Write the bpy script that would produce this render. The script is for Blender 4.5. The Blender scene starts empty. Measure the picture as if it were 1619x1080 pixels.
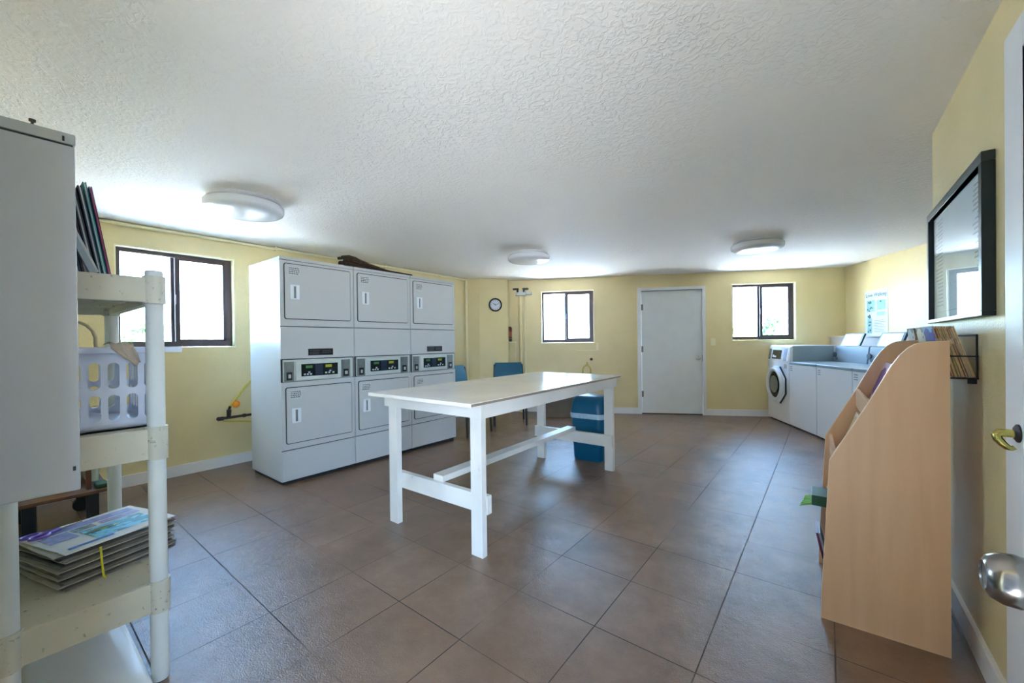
import bpy, bmesh, math, random
from mathutils import Vector, Matrix
random.seed(7)
SC = bpy.context.scene
COL = SC.collection
R = math.radians
PI = math.pi

# ------------------------------------------------------------------ materials
def lin(c):
    out = []
    for v in c[:3]:
        v = v / 255.0
        out.append(v / 12.92 if v <= 0.04045 else ((v + 0.055) / 1.055) ** 2.4)
    return (out[0], out[1], out[2], 1.0)

def new_mat(name):
    m = bpy.data.materials.new(name)
    m.use_nodes = True
    nt = m.node_tree
    b = nt.nodes['Principled BSDF']
    return m, nt, b

def mat(name, rgb, rough=0.5, metal=0.0, var=0.06, vscale=6.0, bump=0.0, bscale=60.0, spec=0.5, coat=0.0):
    """Plain surface with a little procedural colour wear and bump."""
    m, nt, b = new_mat(name)
    N, L = nt.nodes, nt.links
    b.inputs['Roughness'].default_value = rough
    b.inputs['Metallic'].default_value = metal
    b.inputs['Specular IOR Level'].default_value = spec
    b.inputs['Coat Weight'].default_value = coat
    tc = N.new('ShaderNodeTexCoord')
    c = lin(rgb)
    if var > 0:
        no = N.new('ShaderNodeTexNoise'); no.inputs['Scale'].default_value = vscale; no.inputs['Detail'].default_value = 5
        L.new(tc.outputs['Object'], no.inputs['Vector'])
        r = N.new('ShaderNodeValToRGB')
        r.color_ramp.elements[0].position = 0.3; r.color_ramp.elements[1].position = 0.7
        r.color_ramp.elements[0].color = tuple(x * (1 - var) for x in c[:3]) + (1,)
        r.color_ramp.elements[1].color = tuple(min(1, x * (1 + var * 0.6)) for x in c[:3]) + (1,)
        L.new(no.outputs['Fac'], r.inputs['Fac']); L.new(r.outputs['Color'], b.inputs['Base Color'])
    else:
        b.inputs['Base Color'].default_value = c
    if bump > 0:
        n2 = N.new('ShaderNodeTexNoise'); n2.inputs['Scale'].default_value = bscale; n2.inputs['Detail'].default_value = 4
        L.new(tc.outputs['Object'], n2.inputs['Vector'])
        bp = N.new('ShaderNodeBump'); bp.inputs['Strength'].default_value = bump; bp.inputs['Distance'].default_value = 0.01
        L.new(n2.outputs['Fac'], bp.inputs['Height']); L.new(bp.outputs['Normal'], b.inputs['Normal'])
    return m

def wall_mat():
    m, nt, b = new_mat('yellow_wall_paint'); N, L = nt.nodes, nt.links
    geo = N.new('ShaderNodeNewGeometry')
    n1 = N.new('ShaderNodeTexNoise'); n1.inputs['Scale'].default_value = 1.3; n1.inputs['Detail'].default_value = 6
    L.new(geo.outputs['Position'], n1.inputs['Vector'])
    r = N.new('ShaderNodeValToRGB')
    r.color_ramp.elements[0].position = .32; r.color_ramp.elements[1].position = .68
    r.color_ramp.elements[0].color = lin((216, 199, 148)); r.color_ramp.elements[1].color = lin((228, 211, 162))
    L.new(n1.outputs['Fac'], r.inputs['Fac']); L.new(r.outputs['Color'], b.inputs['Base Color'])
    n2 = N.new('ShaderNodeTexNoise'); n2.inputs['Scale'].default_value = 95; n2.inputs['Detail'].default_value = 5
    n3 = N.new('ShaderNodeTexNoise'); n3.inputs['Scale'].default_value = 14; n3.inputs['Detail'].default_value = 3
    L.new(geo.outputs['Position'], n2.inputs['Vector']); L.new(geo.outputs['Position'], n3.inputs['Vector'])
    ad = N.new('ShaderNodeMath'); ad.operation = 'ADD'
    L.new(n2.outputs['Fac'], ad.inputs[0]); L.new(n3.outputs['Fac'], ad.inputs[1])
    bp = N.new('ShaderNodeBump'); bp.inputs['Strength'].default_value = .28; bp.inputs['Distance'].default_value = .008
    L.new(ad.outputs[0], bp.inputs['Height']); L.new(bp.outputs['Normal'], b.inputs['Normal'])
    b.inputs['Roughness'].default_value = .36
    b.inputs['Specular IOR Level'].default_value = .55
    return m

def ceil_mat():
    m, nt, b = new_mat('textured_white_ceiling'); N, L = nt.nodes, nt.links
    geo = N.new('ShaderNodeNewGeometry')
    b.inputs['Base Color'].default_value = lin((244, 239, 234))
    b.inputs['Roughness'].default_value = .75
    n1 = N.new('ShaderNodeTexNoise'); n1.inputs['Scale'].default_value = 30; n1.inputs['Detail'].default_value = 4; n1.inputs['Distortion'].default_value = 1.2
    n2 = N.new('ShaderNodeTexVoronoi'); n2.inputs['Scale'].default_value = 22
    n4 = N.new('ShaderNodeTexNoise'); n4.inputs['Scale'].default_value = 1.1; n4.inputs['Detail'].default_value = 3
    for n in (n1, n2, n4): L.new(geo.outputs['Position'], n.inputs['Vector'])
    r = N.new('ShaderNodeValToRGB'); r.color_ramp.elements[0].position = .45; r.color_ramp.elements[1].position = .62
    L.new(n1.outputs['Fac'], r.inputs['Fac'])
    mx = N.new('ShaderNodeMath'); mx.operation = 'MULTIPLY_ADD'; mx.inputs[1].default_value = .35
    L.new(n2.outputs['Distance'], mx.inputs[0]); L.new(r.outputs['Color'], mx.inputs[2])
    bp = N.new('ShaderNodeBump'); bp.inputs['Distance'].default_value = .008
    mr = N.new('ShaderNodeMapRange'); mr.inputs[1].default_value = .35; mr.inputs[2].default_value = .65; mr.inputs[3].default_value = .15; mr.inputs[4].default_value = .55
    L.new(n4.outputs['Fac'], mr.inputs[0]); L.new(mr.outputs[0], bp.inputs['Strength'])
    L.new(mx.outputs[0], bp.inputs['Height']); L.new(bp.outputs['Normal'], b.inputs['Normal'])
    return m

GX, GY, TS = -2.4186, 0.7512, 0.4064
def floor_mat():
    m, nt, b = new_mat('brown_grey_floor_tile'); N, L = nt.nodes, nt.links
    geo = N.new('ShaderNodeNewGeometry'); sep = N.new('ShaderNodeSeparateXYZ'); L.new(geo.outputs['Position'], sep.inputs[0])
    def math_(op, a=None, v=None, bb=None):
        n = N.new('ShaderNodeMath'); n.operation = op
        if a is not None: L.new(a, n.inputs[0])
        if bb is not None: L.new(bb, n.inputs[1])
        elif v is not None: n.inputs[1].default_value = v
        return n.outputs[0]
    def axis(o, off):
        s = math_('DIVIDE', math_('SUBTRACT', o, off), TS)
        fl = math_('FLOOR', s); fr = math_('SUBTRACT', s, None, fl)
        d = math_('ABSOLUTE', math_('SUBTRACT', fr, .5))          # .5 at a joint
        return fl, math_('SUBTRACT', d, .5 - .0055)
    fx, dx = axis(sep.outputs[0], GX); fy, dy = axis(sep.outputs[1], GY)
    cell = N.new('ShaderNodeCombineXYZ'); L.new(fx, cell.inputs[0]); L.new(fy, cell.inputs[1])
    wn = N.new('ShaderNodeTexWhiteNoise'); wn.noise_dimensions = '3D'; L.new(cell.outputs[0], wn.inputs['Vector'])
    seam = math_('GREATER_THAN', math_('MAXIMUM', dx, None, dy), 0.0)
    wear = N.new('ShaderNodeTexNoise'); wear.inputs['Scale'].default_value = 1.6; wear.inputs['Detail'].default_value = 2
    L.new(geo.outputs['Position'], wear.inputs['Vector'])
    wr = N.new('ShaderNodeMapRange'); wr.inputs[1].default_value = .36; wr.inputs[2].default_value = .58; wr.inputs[3].default_value = .2; wr.inputs[4].default_value = .95
    L.new(wear.outputs['Fac'], wr.inputs[0])
    seamf = math_('MULTIPLY', seam, None, wr.outputs[0])
    n1 = N.new('ShaderNodeTexNoise'); n1.inputs['Scale'].default_value = 3.5; n1.inputs['Detail'].default_value = 7; n1.inputs['Roughness'].default_value = .65
    L.new(geo.outputs['Position'], n1.inputs['Vector'])
    r = N.new('ShaderNodeValToRGB')
    r.color_ramp.elements[0].position = .3; r.color_ramp.elements[1].position = .72
    r.color_ramp.elements[0].color = lin((112, 86, 66)); r.color_ramp.elements[1].color = lin((135, 107, 86))
    mixn = math_('MULTIPLY_ADD', wn.outputs['Value'], .10); N_ = mixn.node; L.new(n1.outputs['Fac'], N_.inputs[2])
    sh = math_('SUBTRACT', mixn, .05)
    L.new(sh, r.inputs['Fac'])
    mx = N.new('ShaderNodeMix'); mx.data_type = 'RGBA'
    L.new(seamf, mx.inputs['Factor']); L.new(r.outputs['Color'], mx.inputs['A']); mx.inputs['B'].default_value = lin((46, 38, 36))
    L.new(mx.outputs['Result'], b.inputs['Base Color'])
    n2 = N.new('ShaderNodeTexNoise'); n2.inputs['Scale'].default_value = 170; n2.inputs['Detail'].default_value = 3
    n3 = N.new('ShaderNodeTexNoise'); n3.inputs['Scale'].default_value = 28; n3.inputs['Detail'].default_value = 3
    L.new(geo.outputs['Position'], n2.inputs['Vector']); L.new(geo.outputs['Position'], n3.inputs['Vector'])
    h = math_('ADD', n2.outputs['Fac'], None, n3.outputs['Fac'])
    h2 = math_('SUBTRACT', h, None, math_('MULTIPLY', seam, 1.5))
    bp = N.new('ShaderNodeBump'); bp.inputs['Strength'].default_value = .45; bp.inputs['Distance'].default_value = .005
    L.new(h2, bp.inputs['Height']); L.new(bp.outputs['Normal'], b.inputs['Normal'])
    L.new(math_('MULTIPLY_ADD', seam, .55), b.inputs['Roughness']); b.inputs['Roughness'].links[0].from_node.inputs[2].default_value = .27
    sp_ = N.new('ShaderNodeMapRange'); sp_.inputs[3].default_value = .8; sp_.inputs[4].default_value = .1; L.new(seam, sp_.inputs[0]); L.new(sp_.outputs[0], b.inputs['Specular IOR Level'])
    b.inputs['Specular IOR Level'].default_value = .8
    return m

def wood_mat(name, c0, c1, rough=.4, axis='Z', scale=3.0):
    m, nt, b = new_mat(name); N, L = nt.nodes, nt.links
    tc = N.new('ShaderNodeTexCoord'); mp = N.new('ShaderNodeMapping')
    sc = {'Z': (9, 9, .7), 'X': (.7, 9, 9), 'Y': (9, .7, 9)}[axis]
    mp.inputs['Scale'].default_value = sc
    L.new(tc.outputs['Object'], mp.inputs['Vector'])
    n = N.new('ShaderNodeTexNoise'); n.inputs['Scale'].default_value = scale; n.inputs['Detail'].default_value = 6; n.inputs['Distortion'].default_value = .6
    L.new(mp.outputs['Vector'], n.inputs['Vector'])
    r = N.new('ShaderNodeValToRGB'); r.color_ramp.elements[0].position = .3; r.color_ramp.elements[1].position = .7
    r.color_ramp.elements[0].color = lin(c0); r.color_ramp.elements[1].color = lin(c1)
    L.new(n.outputs['Fac'], r.inputs['Fac']); L.new(r.outputs['Color'], b.inputs['Base Color'])
    b.inputs['Roughness'].default_value = rough
    return m

def glass_mat(name, tint=(255, 255, 255), ior=1.5, rough=0.0):
    m = bpy.data.materials.new(name); m.use_nodes = True
    nt = m.node_tree; N, L = nt.nodes, nt.links
    N.remove(N['Principled BSDF'])
    out = N['Material Output']
    t = N.new('ShaderNodeBsdfTransparent'); t.inputs['Color'].default_value = lin(tint)
    g = N.new('ShaderNodeBsdfGlossy'); g.inputs['Roughness'].default_value = rough
    f = N.new('ShaderNodeFresnel'); f.inputs['IOR'].default_value = ior
    gm = N.new('ShaderNodeNewGeometry'); io = N.new('ShaderNodeMapRange')
    io.inputs[3].default_value = ior; io.inputs[4].default_value = 1.0 / ior
    L.new(gm.outputs['Backfacing'], io.inputs[0]); L.new(io.outputs[0], f.inputs['IOR'])
    mx = N.new('ShaderNodeMixShader')
    L.new(f.outputs[0], mx.inputs[0]); L.new(t.outputs[0], mx.inputs[1]); L.new(g.outputs[0], mx.inputs[2])
    L.new(mx.outputs[0], out.inputs['Surface'])
    return m

def patch_mat(name, cols, scale=(8, 8, 8), rough=.4, detail=1.0):
    """Patchy printed surface (covers, posters): blocks of the given colours."""
    m, nt, b = new_mat(name); N, L = nt.nodes, nt.links
    tc = N.new('ShaderNodeTexCoord'); mp = N.new('ShaderNodeMapping'); mp.inputs['Scale'].default_value = scale
    L.new(tc.outputs['Object'], mp.inputs['Vector'])
    n = N.new('ShaderNodeTexNoise'); n.inputs['Scale'].default_value = 1.0; n.inputs['Detail'].default_value = detail
    L.new(mp.outputs['Vector'], n.inputs['Vector'])
    r = N.new('ShaderNodeValToRGB'); r.color_ramp.interpolation = 'CONSTANT'
    while len(r.color_ramp.elements) < len(cols): r.color_ramp.elements.new(.5)
    k = len(cols)
    for i, c in enumerate(cols):
        e = r.color_ramp.elements[i]; e.position = 0 if i == 0 else .34 + .34 * (i - 1) / max(1, k - 2) if k > 2 else .5
        e.color = lin(c)
    L.new(n.outputs['Fac'], r.inputs['Fac']); L.new(r.outputs['Color'], b.inputs['Base Color'])
    b.inputs['Roughness'].default_value = rough
    return m

def dirty_mat(name, base, dirt, amt=.58, scale=18, rough=.55):
    m, nt, b = new_mat(name); N, L = nt.nodes, nt.links
    tc = N.new('ShaderNodeTexCoord')
    n = N.new('ShaderNodeTexNoise'); n.inputs['Scale'].default_value = scale; n.inputs['Detail'].default_value = 5; n.inputs['Roughness'].default_value = .6
    n2 = N.new('ShaderNodeTexNoise'); n2.inputs['Scale'].default_value = 3; n2.inputs['Detail'].default_value = 3
    L.new(tc.outputs['Object'], n.inputs['Vector']); L.new(tc.outputs['Object'], n2.inputs['Vector'])
    r = N.new('ShaderNodeValToRGB'); r.color_ramp.elements[0].position = amt; r.color_ramp.elements[1].position = amt + .1
    r.color_ramp.elements[0].color = (0, 0, 0, 1); r.color_ramp.elements[1].color = (1, 1, 1, 1)
    L.new(n.outputs['Fac'], r.inputs['Fac'])
    r2 = N.new('ShaderNodeValToRGB'); r2.color_ramp.elements[0].position = .3; r2.color_ramp.elements[1].position = .7
    r2.color_ramp.elements[0].color = tuple(x * .88 for x in lin(base)[:3]) + (1,); r2.color_ramp.elements[1].color = lin(base)
    L.new(n2.outputs['Fac'], r2.inputs['Fac'])
    mx = N.new('ShaderNodeMix'); mx.data_type = 'RGBA'
    L.new(r.outputs['Color'], mx.inputs['Factor']); L.new(r2.outputs['Color'], mx.inputs['A']); mx.inputs['B'].default_value = lin(dirt)
    L.new(mx.outputs['Result'], b.inputs['Base Color'])
    b.inputs['Roughness'].default_value = rough
    return m

M = {}
M['wall'] = wall_mat(); M['ceil'] = ceil_mat(); M['floor'] = floor_mat()
M['trim'] = mat('white_trim_paint', (232, 232, 234), .4, var=.03)
M['door'] = mat('white_door_paint', (228, 232, 234), .38, var=.03)
M['ledge'] = mat('pale_ledge_paint', (226, 216, 210), .5, var=.04)
M['reveal'] = mat('cream_reveal_paint', (236, 226, 190), .5, var=.03)
M['bronze'] = mat('dark_bronze_aluminium', (74, 62, 66), .4, .2, var=.05)
M['alum'] = mat('mill_aluminium', (190, 192, 200), .35, .8, var=.03)
M['glass'] = glass_mat('window_glass', (246, 250, 250), 1.45)
M['picglass'] = glass_mat('picture_glass', (250, 252, 252), 1.2)
M['enamel'] = mat('white_enamel', (202, 204, 205), .3, var=.02, vscale=2)
M['enamel2'] = mat('cool_white_enamel', (240, 244, 250), .28, var=.02, vscale=2)
M['steelgap'] = mat('dark_gap', (40, 42, 44), .6, var=0)
M['greypanel'] = mat('pale_grey_control_plastic', (205, 212, 208), .4, var=.03)
M['coin'] = mat('brushed_steel_coin_box', (140, 148, 148), .35, .6, var=.12, vscale=30)
M['display'] = patch_mat('dark_control_overlay', [(10, 16, 16), (16, 24, 30), (22, 42, 30), (26, 32, 44)], (26, 26, 26), .25)
M['black'] = mat('black_plastic', (22, 22, 24), .4, var=.1)
M['ltgrey'] = mat('light_grey_print', (190, 196, 196), .5, var=0)
M['green'] = mat('green_print', (70, 120, 60), .5, var=0)
M['yellowp'] = mat('yellow_print', (170, 170, 30), .5, var=0)
M['navyp'] = mat('navy_print', (24, 36, 62), .4, var=0)
M['sticker'] = mat('worn_sticker', (206, 210, 212), .5, var=.06, vscale=40)
M['ink'] = mat('dark_ink', (70, 76, 80), .6, var=0)
M['slate'] = mat('blue_grey_washer_plastic', (146, 166, 180), .4, var=.05, vscale=4)
M['slate_dark'] = mat('slate_frame', (98, 112, 126), .4, var=.05)
M['chrome'] = mat('satin_chrome', (196, 196, 198), .22, 1.0, var=.02)
M['nickel'] = mat('satin_nickel', (150, 146, 144), .2, 1.0, var=.03)
M['brass'] = mat('polished_brass', (206, 190, 108), .25, 1.0, var=.08, vscale=30)
M['darkmetal'] = mat('dark_iron', (58, 50, 46), .5, .5, var=.15, vscale=25)
M['hinge'] = mat('dull_hinge_metal', (120, 118, 112), .4, .8, var=.05)
M['tablepaint'] = dirty_mat('worn_white_paint', (232, 226, 218), (186, 172, 156), .68, 14, .42)
M['tabletop'] = dirty_mat('glossy_white_table_paint', (248, 240, 230), (190, 170, 150), .72, 9, .16)
M['edgewear'] = mat('bare_board_edge', (150, 132, 112), .7, var=.2, vscale=20)
M['binblue'] = mat('blue_bin_plastic', (0, 84, 118), .35, var=.06)
M['chairblue'] = mat('teal_blue_chair_vinyl', (0, 90, 118), .5, var=.08)
M['liner'] = mat('clear_bin_liner', (170, 196, 214), .3, var=.15, vscale=30)
M['box'] = mat('taupe_box', (118, 108, 96), .8, var=.1)
M['wood'] = wood_mat('maple_laminate', (226, 182, 144), (236, 196, 160), .35, 'Z', 1.6)
M['woodedge'] = mat('pale_laminate_edge', (240, 214, 180), .4, var=.05)
M['wire'] = mat('black_wire', (24, 24, 26), .4, .3, var=0)
M['frameblack'] = mat('black_picture_frame', (22, 34, 40), .3, var=.1, vscale=20)
M['vend'] = mat('grey_white_cabinet_paint', (168, 170, 176), .42, var=.05, vscale=1.5)
M['vendlid'] = mat('grey_cabinet_lid', (162, 165, 166), .45, var=.05)
M['shelfpl'] = dirty_mat('stained_cream_plastic', (210, 203, 182), (120, 108, 92), .63, 42, .5)
M['postpl'] = mat('pale_grey_plastic_post', (214, 216, 212), .45, var=.08, vscale=5)
M['collar'] = dirty_mat('stained_collar_plastic', (206, 202, 186), (128, 118, 104), .585, 55, .5)
M['basket'] = mat('lilac_white_basket', (214, 218, 234), .4, var=.03)
M['cloth'] = mat('beige_cloth', (186, 168, 148), .9, var=.15, vscale=20, bump=.4, bscale=150)
M['hoop'] = mat('tan_hoop', (196, 176, 140), .5, var=.05)
M['paper'] = mat('newsprint_edge', (150, 142, 132), .9, var=.25, vscale=14)
M['paper2'] = mat('pale_newsprint', (196, 188, 172), .9, var=.2, vscale=12)
M['frontpage'] = patch_mat('printed_front_page', [(244, 242, 236), (240, 238, 232), (226, 228, 232), (120, 172, 214), (226, 228, 230), (110, 186, 196), (238, 236, 230), (140, 140, 178), (240, 238, 234)], (7, 14, 5), .55, 3.5)
M['twine'] = mat('yellow_twine', (214, 206, 40), .6, var=.1)
M['purple'] = mat('purple_plastic', (132, 96, 196), .35, var=.08)
M['whitepl'] = mat('smooth_white_board', (250, 249, 246), .4, var=.02)
M['orange'] = mat('orange_valve', (238, 142, 30), .5, var=.1)
M['yellowtube'] = mat('yellow_gas_tube', (206, 190, 60), .45, var=.1)
M['frond'] = mat('dark_brown_fibre', (70, 50, 34), .85, var=.4, vscale=40, bump=.6, bscale=80)
M['lampwhite'] = mat('white_lamp_base', (224, 224, 226), .3, var=.02)
M['lampdome'] = mat('glossy_lamp_diffuser', (226, 228, 234), .22, var=0)
M['clockface'] = mat('white_clock_face', (214, 214, 226), .5, var=0)
M['posterpaper'] = mat('pale_poster_paper', (222, 232, 236), .5, var=.03)
M['teal1'] = mat('pale_teal_ink', (150, 200, 202), .5, var=.2, vscale=20)
M['teal2'] = mat('dark_teal_ink', (60, 108, 118), .5, var=.25, vscale=30)
M['chart'] = mat('pale_blue_chart', (222, 234, 240), .5, var=.08, vscale=4)
M['chart2'] = mat('grey_chart_ink', (128, 138, 164), .5, var=.2, vscale=30)
M['cartwood'] = wood_mat('brown_cart_board', (70, 46, 32), (112, 76, 50), .5, 'Y', 3)
M['plum_cover'] = mat('plum_cover_card', (104, 36, 86), .45, var=.1)
M['newswhite'] = mat('white_newsprint', (236, 234, 228), .8, var=.05, vscale=12)
M['cyanprint'] = patch_mat('cyan_printed_picture', [(60, 170, 200), (110, 196, 216), (40, 140, 150), (150, 210, 226)], (14, 18, 8), .6, 2)
M['blueprint'] = mat('blue_printed_band', (60, 120, 200), .6, var=.2, vscale=40)
M['violetprint'] = mat('violet_printed_text', (150, 146, 196), .6, var=.35, vscale=60)
M['darkprint'] = patch_mat('dark_printed_photo', [(70, 70, 72), (130, 132, 130), (50, 84, 60), (176, 178, 176)], (40, 50, 8), .6, 2)
M['pink'] = mat('pink_page_edges', (206, 60, 110), .6, var=.1)
M['pinkbox'] = mat('pink_card', (226, 178, 150), .7, var=.05)
M['palebin'] = mat('pale_green_plastic', (186, 200, 180), .5, var=.05)
M['darkgreen'] = mat('dark_green_cloth', (40, 78, 50), .8, var=.2)
M['brownpost'] = mat('brown_wood_post', (112, 66, 40), .5, var=.15)
M['added_porch'] = mat('added_porch_concrete', (86, 88, 90), .9, var=.1)  # dark tone limits light bounced in by the added pieces outside
M['ground'] = mat('outdoor_ground', (176, 180, 184), .9, var=.15, vscale=.5)
M['leaf'] = mat('bright_leaves', (128, 160, 84), .7, var=.35, vscale=3)
M['leafdark'] = mat('deep_green_leaves', (84, 128, 76), .7, var=.35, vscale=3)
M['leafyellow'] = mat('yellow_green_leaves', (190, 186, 110), .7, var=.3, vscale=3)
M['bark'] = mat('bark', (110, 90, 70), .9, var=.3)
M['housewall'] = mat('outdoor_pale_stucco', (226, 222, 214), .8, var=.05)
M['houseroof'] = mat('outdoor_grey_roof', (150, 150, 150), .8, var=.1)

# ------------------------------------------------------------------ geometry
class MB:
    def __init__(s): s.bm = bmesh.new(); s.bev = False
    def box(s, x0, x1, y0, y1, z0, z1, bev=0.0, seg=2, mtx=None):
        r = bmesh.ops.create_cube(s.bm, size=1.0)
        vs = r['verts']
        for v in vs:
            v.co = Vector(((x0 + x1) / 2 + v.co.x * (x1 - x0), (y0 + y1) / 2 + v.co.y * (y1 - y0), (z0 + z1) / 2 + v.co.z * (z1 - z0)))
        if bev > 0:
            s.bev = True
            es = list({e for v in vs for e in v.link_edges})
            b = bmesh.ops.bevel(s.bm, geom=es, offset=bev, segments=seg, affect='EDGES', profile=.6)
            vs = list({v for v in b['verts']} | {v for v in vs if v.is_valid})
        if mtx is not None:
            for v in vs: v.co = mtx @ v.co
        return s
    def prism(s, pts, a0, a1, axis='Y', mtx=None):
        """Extrude a closed outline. axis Y: pts are (x,z); X: (y,z); Z: (x,y)."""
        def mk(p, a):
            if axis == 'Y': v = Vector((p[0], a, p[1]))
            elif axis == 'X': v = Vector((a, p[0], p[1]))
            else: v = Vector((p[0], p[1], a))
            return mtx @ v if mtx is not None else v
        A = [s.bm.verts.new(mk(p, a0)) for p in pts]; B = [s.bm.verts.new(mk(p, a1)) for p in pts]
        n = len(pts)
        s.bm.faces.new(A); s.bm.faces.new(list(reversed(B)))
        for i in range(n):
            s.bm.faces.new((A[i], B[i], B[(i + 1) % n], A[(i + 1) % n]))
        return s
    def ring_loft(s, rings, cap0=True, cap1=True, closed=True):
        vr = [[s.bm.verts.new(p) for p in r] for r in rings]
        n = len(vr[0])
        for a, b in zip(vr[:-1], vr[1:]):
            for i in range(n if closed else n - 1):
                s.bm.faces.new((a[i], a[(i + 1) % n], b[(i + 1) % n], b[i]))
        if cap0: s.bm.faces.new(list(reversed(vr[0])))
        if cap1: s.bm.faces.new(vr[-1])
        return s
    def lathe(s, prof, c=(0, 0, 0), axis=(0, 0, 1), seg=40):
        q = Vector(axis).normalized().to_track_quat('Z', 'Y').to_matrix(); c = Vector(c)
        rings = [[c + q @ Vector((r * math.cos(2 * PI * i / seg), r * math.sin(2 * PI * i / seg), h)) for i in range(seg)] for r, h in prof]
        return s.ring_loft(rings, prof[0][0] > 1e-6, prof[-1][0] > 1e-6)
    def cyl(s, p0, p1, r, seg=20, r1=None):
        p0, p1 = Vector(p0), Vector(p1); d = p1 - p0
        return s.lathe([(r, 0), (r if r1 is None else r1, d.length)], p0, d, seg)
    def tube(s, pts, r, seg=10):
        pts = [Vector(p) for p in pts]; rings = []
        up = Vector((0, 0, 1))
        prev = None
        for i, p in enumerate(pts):
            t = (pts[min(i + 1, len(pts) - 1)] - pts[max(i - 1, 0)]).normalized()
            if prev is None:
                a = up if abs(t.z) < .9 else Vector((1, 0, 0)); n = t.cross(a).normalized()
            else:
                n = (prev - t * prev.dot(t)).normalized()
            prev = n; bb = t.cross(n)
            rr = r[i] if isinstance(r, (list, tuple)) else r
            rings.append([p + n * (rr * math.cos(2 * PI * k / seg)) + bb * (rr * math.sin(2 * PI * k / seg)) for k in range(seg)])
        return s.ring_loft(rings)
    def quad(s, a, b, c, d):
        s.bm.faces.new([s.bm.verts.new(Vector(p)) for p in (a, b, c, d)]); return s
    def build(s, name, m, parent=None, smooth=True, ang=.62):
        bm = s.bm
        bmesh.ops.remove_doubles(bm, verts=bm.verts, dist=1e-6)
        bmesh.ops.recalc_face_normals(bm, faces=bm.faces)
        if smooth:
            for f in bm.faces: f.smooth = True
            for e in bm.edges:
                if len(e.link_faces) == 2 and e.calc_face_angle(0) > ang: e.smooth = False
        me = bpy.data.meshes.new(name); bm.to_mesh(me); bm.free()
        me.materials.append(m)
        o = bpy.data.objects.new(name, me); COL.objects.link(o)
        if parent is not None: o.parent = parent
        if s.bev and smooth:
            wm = o.modifiers.new('weighted', 'WEIGHTED_NORMAL'); wm.mode = 'FACE_AREA'; wm.weight = 100; wm.keep_sharp = True
        return o

def rrect(w, h, r, n=5, cx=0, cy=0):
    pts = []
    for (sx, sy, a0) in ((1, 1, 0), (-1, 1, 90), (-1, -1, 180), (1, -1, 270)):
        for k in range(n + 1):
            a = R(a0 + 90 * k / n)
            pts.append((cx + sx * (w / 2 - r) + r * math.cos(a), cy + sy * (h / 2 - r) + r * math.sin(a)))
    return pts

def thing(name, label, cat, loc=(0, 0, 0), rz=0, group=None):
    o = bpy.data.objects.new(name, None); COL.objects.link(o)
    o.empty_display_size = .05
    o.location = loc; o.rotation_euler = (0, 0, rz)
    return tag(o, label, cat, group)
def tag(o, label, cat, group=None, kind=None):
    if label: o['label'] = label
    if cat: o['category'] = cat
    if group: o['group'] = group
    if kind: o['kind'] = kind
    return o
def struct(o, label=None, cat=None):
    o['kind'] = 'structure'
    if label: o['label'] = label
    if cat: o['category'] = cat
    return o
def empty_struct(name, loc, rz, label, cat):
    o = bpy.data.objects.new(name, None); COL.objects.link(o); o.location = loc; o.rotation_euler = (0, 0, rz)
    return struct(o, label, cat)
def dup(root, loc, rz, label, group=None, skip=()):
    r = root.copy(); COL.objects.link(r); r.location = loc; r.rotation_euler = (0, 0, rz); r['label'] = label
    if group: r['group'] = group
    def rec(src, dst):
        for ch in list(src.children):
            if any(ch.name.startswith(k) for k in skip): continue
            c = ch.copy(); COL.objects.link(c); c.parent = dst
            rec(ch, c)
    rec(root, r)
    return r
def text(name, body, size, m, parent, mtx, ext=.0006):
    cu = bpy.data.curves.new(name, 'FONT'); cu.body = body; cu.size = size; cu.extrude = ext; cu.align_x = 'CENTER'; cu.align_y = 'CENTER'
    t = bpy.data.objects.new(name, cu); COL.objects.link(t)
    bpy.context.view_layer.update()
    me = bpy.data.meshes.new_from_object(t.evaluated_get(bpy.context.evaluated_depsgraph_get()))
    bpy.data.objects.remove(t)
    me.materials.clear(); me.materials.append(m)
    o = bpy.data.objects.new(name, me); COL.objects.link(o); o.parent = parent
    o.matrix_local = mtx
    return o

# ------------------------------------------------------------------ setting
ZC = 2.312
XL, XR = -4.823, 0.454
YN = -0.05                      # wall with the entrance the camera stands in
FA = R(27.223)
FP = Vector((-2.0, 6.8369))
fd = Vector((math.cos(FA), math.sin(FA)))          # along the far wall
fn = Vector((-math.sin(FA), math.cos(FA)))         # out of the room
def FW(s, d=0.0): return FP + fd * s - fn * d      # d: into the room
s_left = (XL - FP.x) / fd.x
C_L = FW(s_left)
C_R = Vector((0.237, 7.987)); s_right = (C_R - FP).dot(fd); C_R = FW(s_right)
wd = Vector((math.sin(FA), -math.cos(FA)))         # along the wing wall, away from the far wall
wn_ = -fd                                          # into the room from the wing wall
Y_END = 3.106
wing_len = (C_R.y - Y_END) / -wd.y
C_E = C_R + wd * wing_len

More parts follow.
